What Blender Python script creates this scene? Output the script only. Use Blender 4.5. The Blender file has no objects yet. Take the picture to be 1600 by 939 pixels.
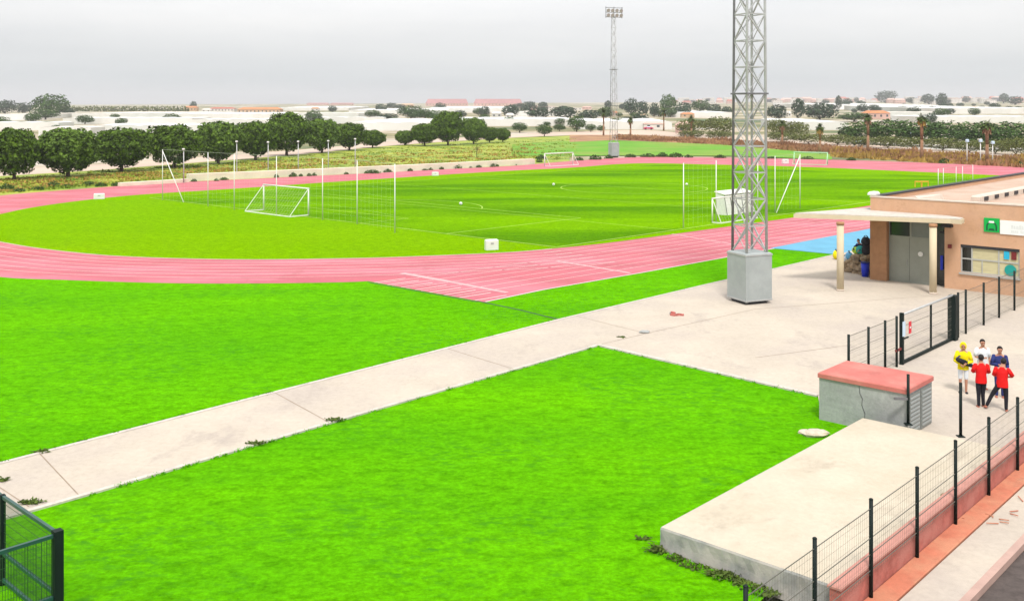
import bpy, math, random
from mathutils import Vector, Matrix
from mathutils.geometry import tessellate_polygon
random.seed(7)
R = math.radians
scene = bpy.context.scene
COL = scene.collection
# ---------------------------------------------------------------- camera model
FPX, CX, HY, CH = 1560.0, 800.0, 172.0, 10.0
TH = R(42.7)
U = Vector((math.sin(TH), math.cos(TH), 0)); V = Vector((-math.cos(TH), math.sin(TH), 0)); Z = Vector((0, 0, 1))

def G(x, y, z=0.0):
    Y = FPX * (CH - z) / (y - HY)
    return Vector(((x - CX) / FPX * Y, Y, z))
def terr(X, Y):
    s = max(0.0, Y - 255.0)
    k = .0085 + .0042 * max(0.0, min(1.0, X / max(Y, 1.0) * 1.1 + .5))
    return k * s * s / (s + 90.0)
def GT(x, y, dz=0.0):
    lo, hi = 12.0, 3400.0
    for _ in range(50):
        m = (lo + hi) / 2
        py = HY + FPX * (CH - terr((x - CX) / FPX * m, m) - dz) / m
        if py > y: lo = m
        else: hi = m
    Y = (lo + hi) / 2; X = (x - CX) / FPX * Y
    return Vector((X, Y, terr(X, Y) + dz))
def px(n, D): return n / FPX * D           # pixels of the photograph -> metres at distance D

cam = bpy.data.cameras.new('camera'); camo = bpy.data.objects.new('camera', cam); COL.objects.link(camo)
camo.location = (0, 0, CH); camo.rotation_euler = (R(90), 0, 0)
cam.sensor_width = 36; cam.lens = 36 * FPX / 1600; cam.shift_y = -(469.5 - HY) / 1600
cam.clip_start = .1; cam.clip_end = 12000
scene.camera = camo
scene.view_settings.view_transform = 'Standard'; scene.view_settings.look = 'None'
scene.view_settings.exposure = 0.0; scene.view_settings.gamma = 1

# ---------------------------------------------------------------- materials
def nodes(name):
    m = bpy.data.materials.new(name); m.use_nodes = True
    nt = m.node_tree; return m, nt, nt.nodes['Principled BSDF']
def coords(nt, rot=0.0, scale=(1, 1, 1)):
    tc = nt.nodes.new('ShaderNodeTexCoord'); mp = nt.nodes.new('ShaderNodeMapping')
    mp.inputs['Rotation'].default_value = (0, 0, rot); mp.inputs['Scale'].default_value = scale
    nt.links.new(tc.outputs['Object'], mp.inputs['Vector']); return mp.outputs['Vector']
def noise(nt, vec, scale, detail=4, rough=.6):
    n = nt.nodes.new('ShaderNodeTexNoise'); n.inputs['Scale'].default_value = scale
    n.inputs['Detail'].default_value = detail; n.inputs['Roughness'].default_value = rough
    nt.links.new(vec, n.inputs['Vector']); return n.outputs['Fac']
def ramp(nt, fac, stops):
    r = nt.nodes.new('ShaderNodeValToRGB'); el = r.color_ramp.elements
    while len(el) < len(stops): el.new(.5)
    for e, (p, c) in zip(el, stops): e.position = p; e.color = (*c, 1)
    nt.links.new(fac, r.inputs['Fac']); return r.outputs['Color']
def mixc(nt, fac, a, b, mode='MIX'):
    x = nt.nodes.new('ShaderNodeMix'); x.data_type = 'RGBA'; x.blend_type = mode
    if hasattr(fac, 'links'): nt.links.new(fac, x.inputs['Factor'])
    else: x.inputs['Factor'].default_value = fac
    for k, s in ((6, a), (7, b)):
        if hasattr(s, 'links'): nt.links.new(s, x.inputs[k])
        else: x.inputs[k].default_value = (*s, 1)
    return x.outputs[2]
def mul(c, k): return tuple(min(1, v * k) for v in c)
def mat(name, c, rough=.8, s=3.0, amt=.2, metal=0.0, bump=0.0, bs=None, spec=.3, c2=None, s2=None, stretch=(1, 1, 1), rot=0.0, grain=0.0, gs=12.0, stain=None):
    m, nt, b = nodes(name); vec = coords(nt, rot, stretch)
    f = noise(nt, vec, s)
    col = ramp(nt, f, [(.28, mul(c, 1 - amt)), (.72, mul(c, 1 + amt))])
    if c2:
        f2 = noise(nt, vec, s2 or s * .3, 5)
        mk = ramp(nt, f2, [(.45, (0, 0, 0)), (.62, (1, 1, 1))])
        col = mixc(nt, mk, col, c2)
    if stain:
        sm = ramp(nt, noise(nt, coords(nt, .6, (1, .55, 1)), stain[1], 7, .72), [(.56, (0, 0, 0)), (.70, (1, 1, 1))])
        col = mixc(nt, sm, col, stain[0])
    if grain: col = mixc(nt, 1.0, col, ramp(nt, noise(nt, coords(nt), gs, 6, .8), [(.3, (1 - grain,) * 3), (.7, (1 + grain,) * 3)]), 'MULTIPLY')
    nt.links.new(col, b.inputs['Base Color'])
    b.inputs['Roughness'].default_value = rough; b.inputs['Metallic'].default_value = metal
    b.inputs['Specular IOR Level'].default_value = spec
    if bump:
        bp = nt.nodes.new('ShaderNodeBump'); bp.inputs['Strength'].default_value = bump; bp.inputs['Distance'].default_value = .03
        nt.links.new(noise(nt, vec, bs or s * 6, 5), bp.inputs['Height']); nt.links.new(bp.outputs['Normal'], b.inputs['Normal'])
    return m
def turf(name, c, dark, light, stripe=0.0, fine=9.0, bump=.5, sscale=.2, clump=None):
    """artificial grass: fine pile, brushed streaks, broad tonal drift"""
    m, nt, b = nodes(name)
    v = coords(nt); vs = coords(nt, TH - R(90), (.22, 1.0, 1))
    base = ramp(nt, noise(nt, v, .05, 3), [(.3, c), (.7, light)])
    st = ramp(nt, noise(nt, vs, sscale, 4), [(.40, (1, 1, 1)), (.62, (0, 0, 0))])
    col = mixc(nt, mixc(nt, .32 + stripe, (0, 0, 0), st, 'MIX'), base, dark)
    pf = ramp(nt, noise(nt, v, fine, 6, .75), [(.3, (.62, .62, .62)), (.7, (1.25, 1.25, 1.25))])
    col = mixc(nt, 1.0, col, pf, 'MULTIPLY')
    pf2 = ramp(nt, noise(nt, coords(nt, -.7, (.7, 1.2, 1)), 2.2, 7, .8), [(.36, (.62, .67, .64)), (.56, (1.08, 1.08, 1.08))])
    col = mixc(nt, 1.0, col, pf2, 'MULTIPLY')
    if clump:   # darker, cooler green patches scattered by noise
        k1 = ramp(nt, noise(nt, coords(nt, -.45, (.8, 1.5, 1)), 2.6, 6, .7), [(.50, (0, 0, 0)), (.64, (1, 1, 1))])
        k2 = ramp(nt, noise(nt, v, .16, 3), [(.44, (0, 0, 0)), (.62, (1, 1, 1))])
        k = mixc(nt, 1.0, k1, k2, 'MULTIPLY'); col = mixc(nt, k, col, clump)
    nt.links.new(col, b.inputs['Base Color']); b.inputs['Roughness'].default_value = .95
    b.inputs['Specular IOR Level'].default_value = 0
    bp = nt.nodes.new('ShaderNodeBump'); bp.inputs['Strength'].default_value = bump; bp.inputs['Distance'].default_value = .06
    nt.links.new(noise(nt, v, fine, 6, .75), bp.inputs['Height']); nt.links.new(bp.outputs['Normal'], b.inputs['Normal'])
    return m
def leafmat(name, dark, light, s=.9):
    m, nt, b = nodes(name); v = coords(nt)
    col = ramp(nt, noise(nt, v, s, 5, .7), [(.35, dark), (.68, light)])
    nt.links.new(col, b.inputs['Base Color']); b.inputs['Roughness'].default_value = .7
    b.inputs['Specular IOR Level'].default_value = .15
    return m
M = {}
M['lawn'] = turf('lawn turf', (.098, .37, .002), (.06, .27, .003), (.122, .40, .001), .10, 7.0, 1.0, sscale=.22, clump=(.05, .215, .012))
M['infield'] = turf('infield turf', (.15, .33, .0), (.12, .28, .0), (.17, .34, .0), 0, 7.0)
M['pitch'] = turf('pitch turf', (.13, .31, .0), (.055, .17, .003), (.17, .36, .0), .5, 6.0, sscale=.11)
M['concrete'] = mat('pale concrete paving', (.44, .385, .32), .9, .35, .09, bump=.15, bs=14, c2=(.395, .345, .30), s2=.16, grain=.10, gs=5.0, stain=((.35, .305, .265), .5))
M['concrete_kerb'] = mat('bright kerb concrete', (.46, .42, .375), .9, 1.5, .14, grain=.12, gs=6)
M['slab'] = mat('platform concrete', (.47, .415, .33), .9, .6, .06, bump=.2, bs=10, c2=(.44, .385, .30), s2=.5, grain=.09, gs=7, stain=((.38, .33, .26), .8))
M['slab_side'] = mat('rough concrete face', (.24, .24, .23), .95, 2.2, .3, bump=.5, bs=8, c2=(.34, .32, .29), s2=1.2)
M['grey_render'] = mat('grey cement render', (.32, .33, .325), .95, 1.6, .16, bump=.3, bs=9, c2=(.26, .27, .265), s2=.9, grain=.14, gs=9, stain=((.18, .18, .17), 1.2))
M['track'] = mat('pink running track', (.41, .105, .13), .85, .5, .1, bump=.1, bs=20, c2=(.45, .15, .185), s2=.35, stretch=(.3, 1, 1), rot=TH - R(90), grain=.10, gs=3.0, stain=((.35, .085, .10), .22))
M['line_faint'] = mat('worn line paint', (.52, .30, .31), .8, 2, .2)
M['line'] = mat('white line paint', (.62, .50, .48), .8, 3, .1)
M['pitch_line'] = mat('pale pitch line', (.30, .42, .06), .8, 2, .15)
M['blue'] = mat('blue sports flooring', (.10, .30, .44), .8, .8, .1)
M['red_slab'] = mat('red painted concrete', (.45, .135, .115), .85, 1.4, .1, c2=(.48, .18, .15), s2=.8, grain=.1, gs=8, stain=((.36, .11, .095), .9))
M['brick'] = mat('red brick wall', (.38, .125, .10), .9, 4, .25, bump=.4, bs=14, c2=(.42, .17, .14), s2=1.4)
M['brick_top'] = mat('pinkish coping', (.46, .22, .18), .9, 2, .12)
M['footing'] = mat('orange red footing', (.44, .15, .09), .9, 1.6, .16, c2=(.46, .2, .12), s2=.9, grain=.12, gs=8, stain=((.32, .16, .10), 1.0))
M['asphalt'] = mat('asphalt', (.075, .06, .055), .95, 6, .3, bump=.3, bs=30)
M['pink_kerb'] = mat('pinkish kerb', (.40, .27, .23), .9, 2, .12)
M['drain'] = mat('dark drain channel', (.03, .09, .02), .9, 3, .3)
M['crack'] = mat('joint dirt', (.26, .20, .15), .95, 2, .2)
M['black_green'] = mat('dark green coated steel', (.004, .011, .010), .6, 5, .2, spec=.2)
M['rail'] = mat('green coated rail', (.012, .06, .05), .4, 5, .2, spec=.5)
M['wire'] = mat('fence wire', (.11, .11, .09), .5, 5, .1)
M['mesh_green'] = mat('green fence wire', (.02, .07, .02), .5, 5, .1)
M['galv'] = mat('galvanised steel', (.42, .43, .43), .5, 3, .14, .35)
M['galv_dark'] = mat('darker steel', (.16, .16, .17), .55, 3, .2, .3)  # darker tone of steel, for one mast leg and the frames
M['box_grey'] = mat('grey steel cabinet', (.33, .36, .36), .55, 1.5, .08, .1, c2=(.30, .33, .33), s2=1)
M['roof_pink'] = mat('haze-muted roof tiles', (.36, .19, .19), .9, .2, .15)  # distance haze put into the tile colour, muting the red to pink
M['white'] = mat('white paint', (.66, .66, .64), .5, 3, .06)
M['white_net'] = mat('white net cord', (.42, .46, .36), .8, 3, .06)
M['salmon'] = mat('salmon brick facade', (.55, .335, .215), .9, 2, .08, bump=.15, bs=18, c2=(.52, .31, .19), s2=1.0, grain=.06, gs=9, stain=((.44, .26, .15), .7))
M['salmon_roof'] = mat('salmon roof membrane', (.42, .30, .23), .9, 1.2, .1, c2=(.46, .34, .27), s2=.5)
M['pillar'] = mat('brown brick pillar', (.36, .19, .10), .9, 3, .14, bump=.2, bs=18)
M['cream'] = mat('cream render', (.55, .47, .33), .85, 1.5, .06)
M['cream_wall'] = mat('cream block wall', (.66, .61, .48), .9, .6, .1, bump=.2, bs=5)
M['door'] = mat('grey green door', (.255, .27, .235), .5, 2, .06, .1)
M['door_frame'] = mat('aluminium frame', (.46, .47, .46), .4, 3, .05, .4)
M['dark_glass'] = mat('dark glass', (.012, .016, .015), .12, 2, .2, spec=.6)
M['grey_panel'] = mat('grey glass panel', (.16, .18, .17), .3, 2, .1, spec=.5)
M['blind'] = mat('cream window blind', (.50, .46, .28), .7, 2, .12, stretch=(1, 1, 6))
M['gutter'] = mat('dark gutter', (.03, .03, .035), .6, 4, .2)
M['ridge'] = mat('pale roof ridge', (.55, .47, .40), .85, 2, .1)
M['sign_green'] = mat('green sign', (.0, .36, .06), .5, 3, .05)
M['sign_dark'] = mat('dark green emblem', (.004, .075, .03), .5, 3, .05)
M['sign_white'] = mat('white sign', (.72, .75, .74), .5, 3, .03)
M['faint'] = mat('faint lettering', (.62, .65, .64), .6, 3, .05)
M['cyan'] = mat('cyan print', (.02, .40, .62), .6, 3, .05)
M['maroon'] = mat('maroon print', (.16, .02, .02), .6, 3, .05)
M['teal'] = mat('teal disc', (.01, .28, .25), .5, 3, .08)
M['redsign'] = mat('red print', (.6, .02, .04), .5, 3, .05)
M['bluewhite'] = mat('pale blue print', (.5, .62, .75), .5, 3, .05)
M['stone'] = mat('rubble stone', (.34, .25, .16), .95, 2.4, .35, bump=.6, bs=5, c2=(.22, .17, .12), s2=1.6)
M['palestone'] = mat('pale stone', (.5, .42, .34), .95, 5, .2, bump=.4)
M['bin'] = mat('blue plastic', (.01, .03, .5), .4, 3, .05)
M['leaf_a'] = leafmat('dark ficus leaf', (.010, .024, .004), (.125, .22, .016))
M['leaf_a2'] = leafmat('fresh ficus leaf', (.016, .036, .006), (.155, .26, .03))
M['leaf_b'] = leafmat('mid green leaf', (.02, .045, .012), (.08, .15, .03))
M['leaf_c'] = leafmat('olive leaf', (.06, .08, .02), (.17, .19, .05))
M['leaf_d'] = leafmat('hazy far leaf', (.025, .045, .03), (.06, .10, .05))
M['weed'] = leafmat('weed leaf', (.03, .05, .01), (.12, .18, .03), 4)
M['dry'] = leafmat('dry grass', (.22, .13, .03), (.42, .28, .07), .25)
M['drygreen'] = leafmat('yellow green grass', (.12, .20, .02), (.36, .38, .05), .12)
M['scrub'] = leafmat('brown scrub', (.17, .075, .04), (.42, .25, .12), .12)
M['bark'] = mat('bark', (.09, .06, .04), .95, 6, .3, bump=.5)
M['palm_bark'] = mat('palm bark', (.25, .14, .08), .95, 5, .3, bump=.5)
M['palm_leaf'] = leafmat('palm frond', (.03, .05, .012), (.10, .14, .03))
M['plastic'] = mat('greenhouse plastic', (.72, .72, .70), .45, .02, .06, c2=(.54, .53, .49), s2=.012)
M['plastic_b'] = mat('creamy greenhouse plastic', (.60, .55, .48), .5, .02, .06, c2=(.5, .45, .38), s2=.012)
M['plastic_side'] = mat('greenhouse side sheet', (.66, .65, .62), .6, .05, .08, c2=(.56, .54, .49), s2=.03)
M['road'] = mat('pale dirt road', (.50, .39, .31), .95, .08, .1, c2=(.42, .33, .27), s2=.04)
M['roof_red'] = mat('red roof tiles', (.40, .13, .10), .9, .2, .15)
M['roof_orange'] = mat('orange roof tiles', (.48, .20, .09), .9, .2, .15)
M['house_white'] = mat('white house render', (.62, .58, .54), .9, .2, .08)
M['house_pink'] = mat('pink house render', (.55, .36, .31), .9, .2, .08)
M['house_tan'] = mat('tan house render', (.48, .34, .22), .9, .2, .08)
M['house_win'] = mat('house window', (.06, .07, .08), .3, 1, .1)
M['car_dark'] = mat('dark car paint', (.04, .05, .06), .3, 1, .05, .3, spec=.5)
M['car_red'] = mat('magenta car paint', (.5, .03, .10), .3, 1, .05, .2, spec=.5)
M['tyre'] = mat('tyre rubber', (.02, .02, .02), .9, 5, .1)
M['skin'] = mat('skin', (.42, .21, .14), .6, 5, .06)
M['hair'] = mat('dark hair', (.015, .012, .012), .7, 8, .2)
M['yellow'] = mat('yellow cloth', (.72, .60, .0), .85, 6, .08)
M['red'] = mat('red cloth', (.62, .006, .006), .85, 6, .08)
M['black'] = mat('black cloth', (.012, .012, .018), .85, 6, .2)
M['navy'] = mat('navy cloth', (.02, .03, .14), .85, 6, .2)
M['whitecloth'] = mat('white cloth', (.62, .66, .70), .85, 6, .06)
M['skyblue'] = mat('sky blue cloth', (.12, .35, .58), .85, 6, .1)
M['lime'] = mat('lime bag', (.40, .62, .04), .7, 6, .1)
M['shoe'] = mat('shoe', (.35, .12, .08), .7, 6, .1)
M['orange'] = mat('orange yellow plastic', (.62, .32, .03), .6, 3, .1)
M['lightgreen'] = mat('light green paint', (.35, .68, .40), .5, 3, .05)

# ---------------------------------------------------------------- mesh helpers
class MB:
    def __init__(s): s.v = []; s.f = []
    def add(s, vs, fs):
        o = len(s.v); s.v += [tuple(x) for x in vs]; s.f += [tuple(i + o for i in f) for f in fs]; return s
    def hexa(s, p):
        return s.add(p, [(0, 3, 2, 1), (4, 5, 6, 7), (0, 1, 5, 4), (1, 2, 6, 5), (2, 3, 7, 6), (3, 0, 4, 7)])
    def box(s, x0, x1, y0, y1, z0, z1):
        return s.hexa([(x0, y0, z0), (x1, y0, z0), (x1, y1, z0), (x0, y1, z0), (x0, y0, z1), (x1, y0, z1), (x1, y1, z1), (x0, y1, z1)])
    def bevbox(s, x0, x1, y0, y1, z0, z1, b):
        """box whose top edges are chamfered by b"""
        s.add([(x0, y0, z0), (x1, y0, z0), (x1, y1, z0), (x0, y1, z0), (x0, y0, z1 - b), (x1, y0, z1 - b), (x1, y1, z1 - b), (x0, y1, z1 - b),
               (x0 + b, y0 + b, z1), (x1 - b, y0 + b, z1), (x1 - b, y1 - b, z1), (x0 + b, y1 - b, z1)],
              [(0, 3, 2, 1), (0, 1, 5, 4), (1, 2, 6, 5), (2, 3, 7, 6), (3, 0, 4, 7), (4, 5, 9, 8), (5, 6, 10, 9), (6, 7, 11, 10), (7, 4, 8, 11), (8, 9, 10, 11)])
        return s
    def bar(s, p, q, w, h=None):
        p = Vector(p); q = Vector(q); d = (q - p); h = h or w
        if d.length < 1e-6: return s
        d.normalize(); a = d.cross(Z)
        if a.length < 1e-3: a = Vector((1, 0, 0))
        a.normalize(); b = d.cross(a); a = a * w / 2; b = b * h / 2
        return s.hexa([p - a - b, p + a - b, p + a + b, p - a + b, q - a - b, q + a - b, q + a + b, q - a + b])
    def tube(s, p, q, r, r2=None, n=10, caps=True):
        p = Vector(p); q = Vector(q); r2 = r if r2 is None else r2; d = (q - p).normalized()
        a = d.cross(Z)
        if a.length < 1e-3: a = Vector((1, 0, 0))
        a.normalize(); b = d.cross(a)
        vs = []
        for c, rr in ((p, r), (q, r2)):
            for i in range(n):
                t = 2 * math.pi * i / n; vs.append(c + a * math.cos(t) * rr + b * math.sin(t) * rr)
        fs = [(i, (i + 1) % n, n + (i + 1) % n, n + i) for i in range(n)]
        if caps: fs += [tuple(range(n - 1, -1, -1)), tuple(range(n, 2 * n))]
        return s.add(vs, fs)
    def ball(s, c, rx, ry=None, rz=None, n=12, m=8, jit=0.0):
        ry = ry or rx; rz = rz or rx; c = Vector(c); vs = [c + Vector((0, 0, rz))]
        for j in range(1, m):
            t = math.pi * j / m
            for i in range(n):
                p = 2 * math.pi * i / n; k = 1 + random.uniform(-jit, jit)
                vs.append(c + Vector((rx * math.sin(t) * math.cos(p), ry * math.sin(t) * math.sin(p), rz * math.cos(t))) * k if not jit else c + Vector((rx * math.sin(t) * math.cos(p) * k, ry * math.sin(t) * math.sin(p) * k, rz * math.cos(t) * k)))
        vs.append(c - Vector((0, 0, rz))); fs = []
        for i in range(n): fs.append((0, 1 + i, 1 + (i + 1) % n))
        for j in range(m - 2):
            for i in range(n):
                a = 1 + j * n; fs.append((a + i, a + n + i, a + n + (i + 1) % n, a + (i + 1) % n))
        a = 1 + (m - 2) * n
        for i in range(n): fs.append((a + i, len(vs) - 1, a + (i + 1) % n))
        return s.add(vs, fs)
    def prism(s, poly, z0, z1):
        """vertical prism over a world polygon (list of (x,y))"""
        n = len(poly); A = sum(poly[i][0] * poly[(i + 1) % n][1] - poly[(i + 1) % n][0] * poly[i][1] for i in range(n))
        if A < 0: poly = poly[::-1]
        vs = [(p[0], p[1], z0) for p in poly] + [(p[0], p[1], z1) for p in poly]
        fs = [(i, (i + 1) % n, n + (i + 1) % n, n + i) for i in range(n)]
        for t in tessellate_polygon([[Vector((p[0], p[1], 0)) for p in poly]]):
            a, b, c = t; P = [Vector(poly[k][:2]) for k in t]
            if (P[1] - P[0]).cross(P[2] - P[0]) < 0: a, c = c, a
            fs += [(n + a, n + b, n + c), (c, b, a)]
        return s.add(vs, fs)
    def sheet(s, poly, z):
        for t in tessellate_polygon([[Vector((p[0], p[1], 0)) for p in poly]]):
            P = [Vector((poly[k][0], poly[k][1], z)) for k in t]
            if (P[1] - P[0]).cross(P[2] - P[0]).z < 0: P = P[::-1]
            s.add(P, [(0, 1, 2)])
        return s
    def strip(s, a, b):
        vs = []; 
        for p, q in zip(a, b): vs += [p, q]
        fs = [(2 * i, 2 * i + 1, 2 * i + 3, 2 * i + 2) for i in range(len(a) - 1)]
        P = [Vector(vs[k]) for k in fs[0]]
        if (P[1] - P[0]).cross(P[2] - P[0]).z < 0: fs = [f[::-1] for f in fs]
        return s.add(vs, fs)
    def leaf(s, c, size, n=None):
        n = Vector(n) if n else Vector((random.gauss(0, 1), random.gauss(0, 1), random.gauss(0, 1)))
        n.normalize(); a = n.orthogonal().normalized(); a.rotate(Matrix.Rotation(random.uniform(0, 6.28), 3, n)); b = n.cross(a)
        c = Vector(c); k = random.uniform(.5, .9); a = a * size * .5; b = b * size * .5 * k
        return s.add([c - a, c - b * .9 + n * size * .1, c + a, c + b + n * size * .12], [(0, 1, 2, 3)])
    def build(s, name, m, parent=None, smooth=False, mat_world=None):
        me = bpy.data.meshes.new(name); me.from_pydata(s.v, [], s.f); me.update()
        if m: me.materials.append(M[m] if isinstance(m, str) else m)
        if smooth:
            for p in me.polygons: p.use_smooth = True
        o = bpy.data.objects.new(name, me); COL.objects.link(o)
        if parent is not None: o.parent = parent
        return o
def tag(o, label=None, cat=None, group=None, kind=None):
    if label: o['label'] = label
    if cat: o['category'] = cat
    if group: o['group'] = group
    if kind: o['kind'] = kind
    return o
def thing(name, loc, label, cat, group=None, rz=0.0):
    o = bpy.data.objects.new(name, None); COL.objects.link(o); o.location = loc; o.rotation_euler = (0, 0, rz)
    o.empty_display_size = .2
    return tag(o, label, cat, group)
def struct(o): return tag(o, kind='structure')
def kids(o): return [c for c in bpy.data.objects if c.parent == o]
CHILD = {}
def copy_tree(o, parent=None):
    c = o.copy(); COL.objects.link(c)
    if parent is not None: c.parent = parent
    for ch in CHILD.get(o.name) or CHILD.setdefault(o.name, kids(o)): copy_tree(ch, c)
    return c
ORD = 'first second third fourth fifth sixth seventh eighth ninth tenth eleventh twelfth thirteenth fourteenth fifteenth sixteenth seventeenth eighteenth nineteenth twentieth'.split()
TENS = ['twenty', 'thirty', 'forty', 'fifty', 'sixty', 'seventy', 'eighty', 'ninety']
def ordinal(i):
    return ORD[i] if i < 20 else TENS[(i + 1) // 10 - 2] + '-' + ORD[(i + 1) % 10 - 1] if (i + 1) % 10 else ['', '', '', 'thirtieth', 'fortieth', 'fiftieth', 'sixtieth', 'seventieth', 'eightieth', 'ninetieth'][(i + 1) // 10]
def spline(P, n=6, closed=True):
    out = []; N = len(P); rng = range(N) if closed else range(N - 1)
    for i in rng:
        if closed: a, b, c, d = P[i - 1], P[i], P[(i + 1) % N], P[(i + 2) % N]
        else: a, b, c, d = P[max(i - 1, 0)], P[i], P[i + 1], P[min(i + 2, N - 1)]
        for k in range(n):
            t = k / n
            out.append(.5 * ((2 * b) + (c - a) * t + (2 * a - 5 * b + 4 * c - d) * t * t + (3 * b - a - 3 * c + d) * t ** 3))
    if not closed: out.append(P[-1])
    return out
def ribbon(mb, P, w, z, closed=False):
    N = len(P); L = []; Rr = []
    for i in range(N):
        a = P[i - 1] if (closed or i) else P[i]; b = P[(i + 1) % N] if (closed or i < N - 1) else P[i]
        d = Vector((b[0] - a[0], b[1] - a[1], 0)).normalized(); n = Vector((-d.y, d.x, 0)) * w / 2
        p = Vector((P[i][0], P[i][1], z)); L.append(p + n); Rr.append(p - n)
    if closed: L.append(L[0]); Rr.append(Rr[0])
    return mb.strip(L, Rr)
def drape(name, upper, lower, m, dz, n=40, rows=6):
    """a sheet between two pixel polylines, laid on the terrain"""
    def samp(P, t):
        L = P[0][0] + (P[-1][0] - P[0][0]) * t
        for a, b in zip(P, P[1:]):
            if a[0] <= L <= b[0]: k = (L - a[0]) / (b[0] - a[0]); return L, a[1] + (b[1] - a[1]) * k
        return P[-1]
    mb = MB(); g = []
    for i in range(n + 1):
        a = samp(upper, i / n); b = samp(lower, i / n)
        pa = GT(*a); pb = GT(*b); col = []
        for j in range(rows + 1):
            p = pa.lerp(pb, j / rows); p.z = terr(p.x, p.y) + dz; col.append(p)
        g.append(col)
    for i in range(n): mb.strip(g[i + 1], g[i])
    return struct(mb.build(name, m))

# ================================================================ SETTING
def build_ground():
    ys = [-60, 0, 40, 80, 120, 160, 200, 230, 255]
    y = 255
    while y < 3600: y *= 1.06; ys.append(y)
    xs = [-2600, -1800, -1200, -800, -500, -300, -150, -60, 0, 60, 150, 300, 500, 800, 1200, 1800, 2600]
    mb = MB(); W = len(xs)
    for yy in ys:
        for xx in xs: mb.v.append((xx, yy, terr(xx, yy) - .2))
    for j in range(len(ys) - 1):
        for i in range(W - 1): mb.f.append((j * W + i, j * W + i + 1, (j + 1) * W + i + 1, (j + 1) * W + i))
    m, nt, b = nodes('farmland earth'); v = coords(nt)
    c1 = ramp(nt, noise(nt, v, .012, 5), [(.38, (.06, .10, .03)), (.48, (.22, .19, .09)), (.55, (.38, .32, .24)), (.66, (.48, .46, .42))])
    c2 = ramp(nt, noise(nt, v, .25, 5), [(.3, (.75, .75, .75)), (.7, (1.2, 1.2, 1.2))])
    nt.links.new(mixc(nt, 1.0, c1, c2, 'MULTIPLY'), b.inputs['Base Color']); b.inputs['Roughness'].default_value = .95
    struct(mb.build('ground', m, smooth=True))
build_ground()
def P2(*pts): return [G(x, y) for x, y in pts]
# lawn under everything green near the camera
fp_ = G(1433, 875) + V * -.1; LX = fp_.x - U.x / U.y * (fp_.y - 4)
lawn = MB(); lawn.sheet([(-60, 4), (LX, 4), (18, 37), (70, 75), (70, 90), (-20, 90), (-60, 75)], 0.0)
struct(lawn.build('lawn', 'lawn'))
# --- running track
inner_px = [(0, 378), (60, 388), (140, 397), (208, 401.5), (300, 404.5), (398, 405.7), (500, 404.6), (600, 402.6), (700, 398.8), (798, 394.3), (862, 388.9), (950, 379.8), (1050, 366.5), (1140, 354), (1239, 340.3), (1340, 324.5), (1440, 310)]
far_px = [(1640, 285), (1581, 276), (1512, 272.3), (1400, 267.3), (1299, 262.8), (1187, 259), (1099, 257.2), (1050, 255.9), (1000, 255.5), (950, 257.8), (899, 262), (800, 267), (700, 273), (600, 279.5), (500, 286), (398, 293), (325, 297.8), (213, 305), (125, 314), (50, 324.6), (0, 335), (-55, 347), (-72, 357), (-55, 367)]
inner = spline(P2(*(inner_px + far_px)), 5)
outer_px = [(0, 433), (100, 437.5), (200, 441), (300, 443), (400, 443), (500, 441.8), (575, 439.5), (700, 431), (800, 421.5), (900, 409), (1000, 397), (1140, 378), (1239, 365), (1350, 345), (1500, 318)]
farout_px = [(1720, 283), (1680, 268.5), (1600, 261), (1500, 257), (1400, 253), (1300, 250), (1200, 248), (1100, 246.5), (1000, 245.7), (900, 251.5), (800, 259.5), (700, 264.5), (600, 270), (500, 274.6), (400, 279.5), (300, 284), (200, 290), (100, 297.5), (0, 306), (-110, 322), (-190, 350), (-190, 385), (-110, 417)]
outer = spline(P2(*(outer_px + farout_px)), 5)
st0 = G(862, 388.9); st1 = G(1239, 340.3); SD = (st1 - st0).normalized(); SN = Vector((SD.y, -SD.x, 0))
tr = MB(); tr.sheet(outer, .006)
ch = [G(575, 439.5), G(755, 472), G(850, 452.5), G(1000, 426.5), G(1140, 401), G(1239, 383), G(1350, 360), G(1500, 330), G(1440, 318), G(1000, 390), G(700, 431)]
tr.sheet(ch, .009)
struct(tr.build('track', 'track'))
inf = MB(); inf.sheet(inner, .013); struct(inf.build('infield', 'infield'))
# pitch: corner C, goal line along V, touch line along U
C0 = G(870, 386.5); GV = (G(235, 309.5) - C0).normalized(); GU = (G(1140, 347.5) - C0).normalized()
def PT(u, v, z=0.0): p = C0 + GU * u + GV * v; return Vector((p.x, p.y, z))
def inside(p, poly):
    r = False; n = len(poly)
    for i in range(n):
        a, b = poly[i], poly[i - 1]
        if (a[1] > p[1]) != (b[1] > p[1]) and p[0] < (b[0] - a[0]) * (p[1] - a[1]) / (b[1] - a[1]) + a[0]: r = not r
    return r
pt = MB()
PW, PL = 60.5, 98.0
pitch_poly = [PT(-.3, -.3), PT(PL, -.3), PT(PL, PW), PT(-.3, PW)]
def clip(poly, edge):
    """keep the cells of the pitch that lie inside the infield"""
    N = 90; mb = MB()
    for i in range(N):
        for j in range(60):
            q = [PT(-.3 + (PL + .3) * (i + a) / N, -.3 + (PW + .3) * (j + b) / 60, .017) for a, b in ((0, 0), (1, 0), (1, 1), (0, 1))]
            if all(inside(p, edge) for p in q): mb.add(q, [(0, 1, 2, 3)])
    return mb
pm = clip(pitch_poly, inner)
if (Vector(pm.v[1]) - Vector(pm.v[0])).cross(Vector(pm.v[2]) - Vector(pm.v[0])).z < 0: pm.f = [f[::-1] for f in pm.f]
struct(pm.build('football_pitch', 'pitch'))
pl = MB()
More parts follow.
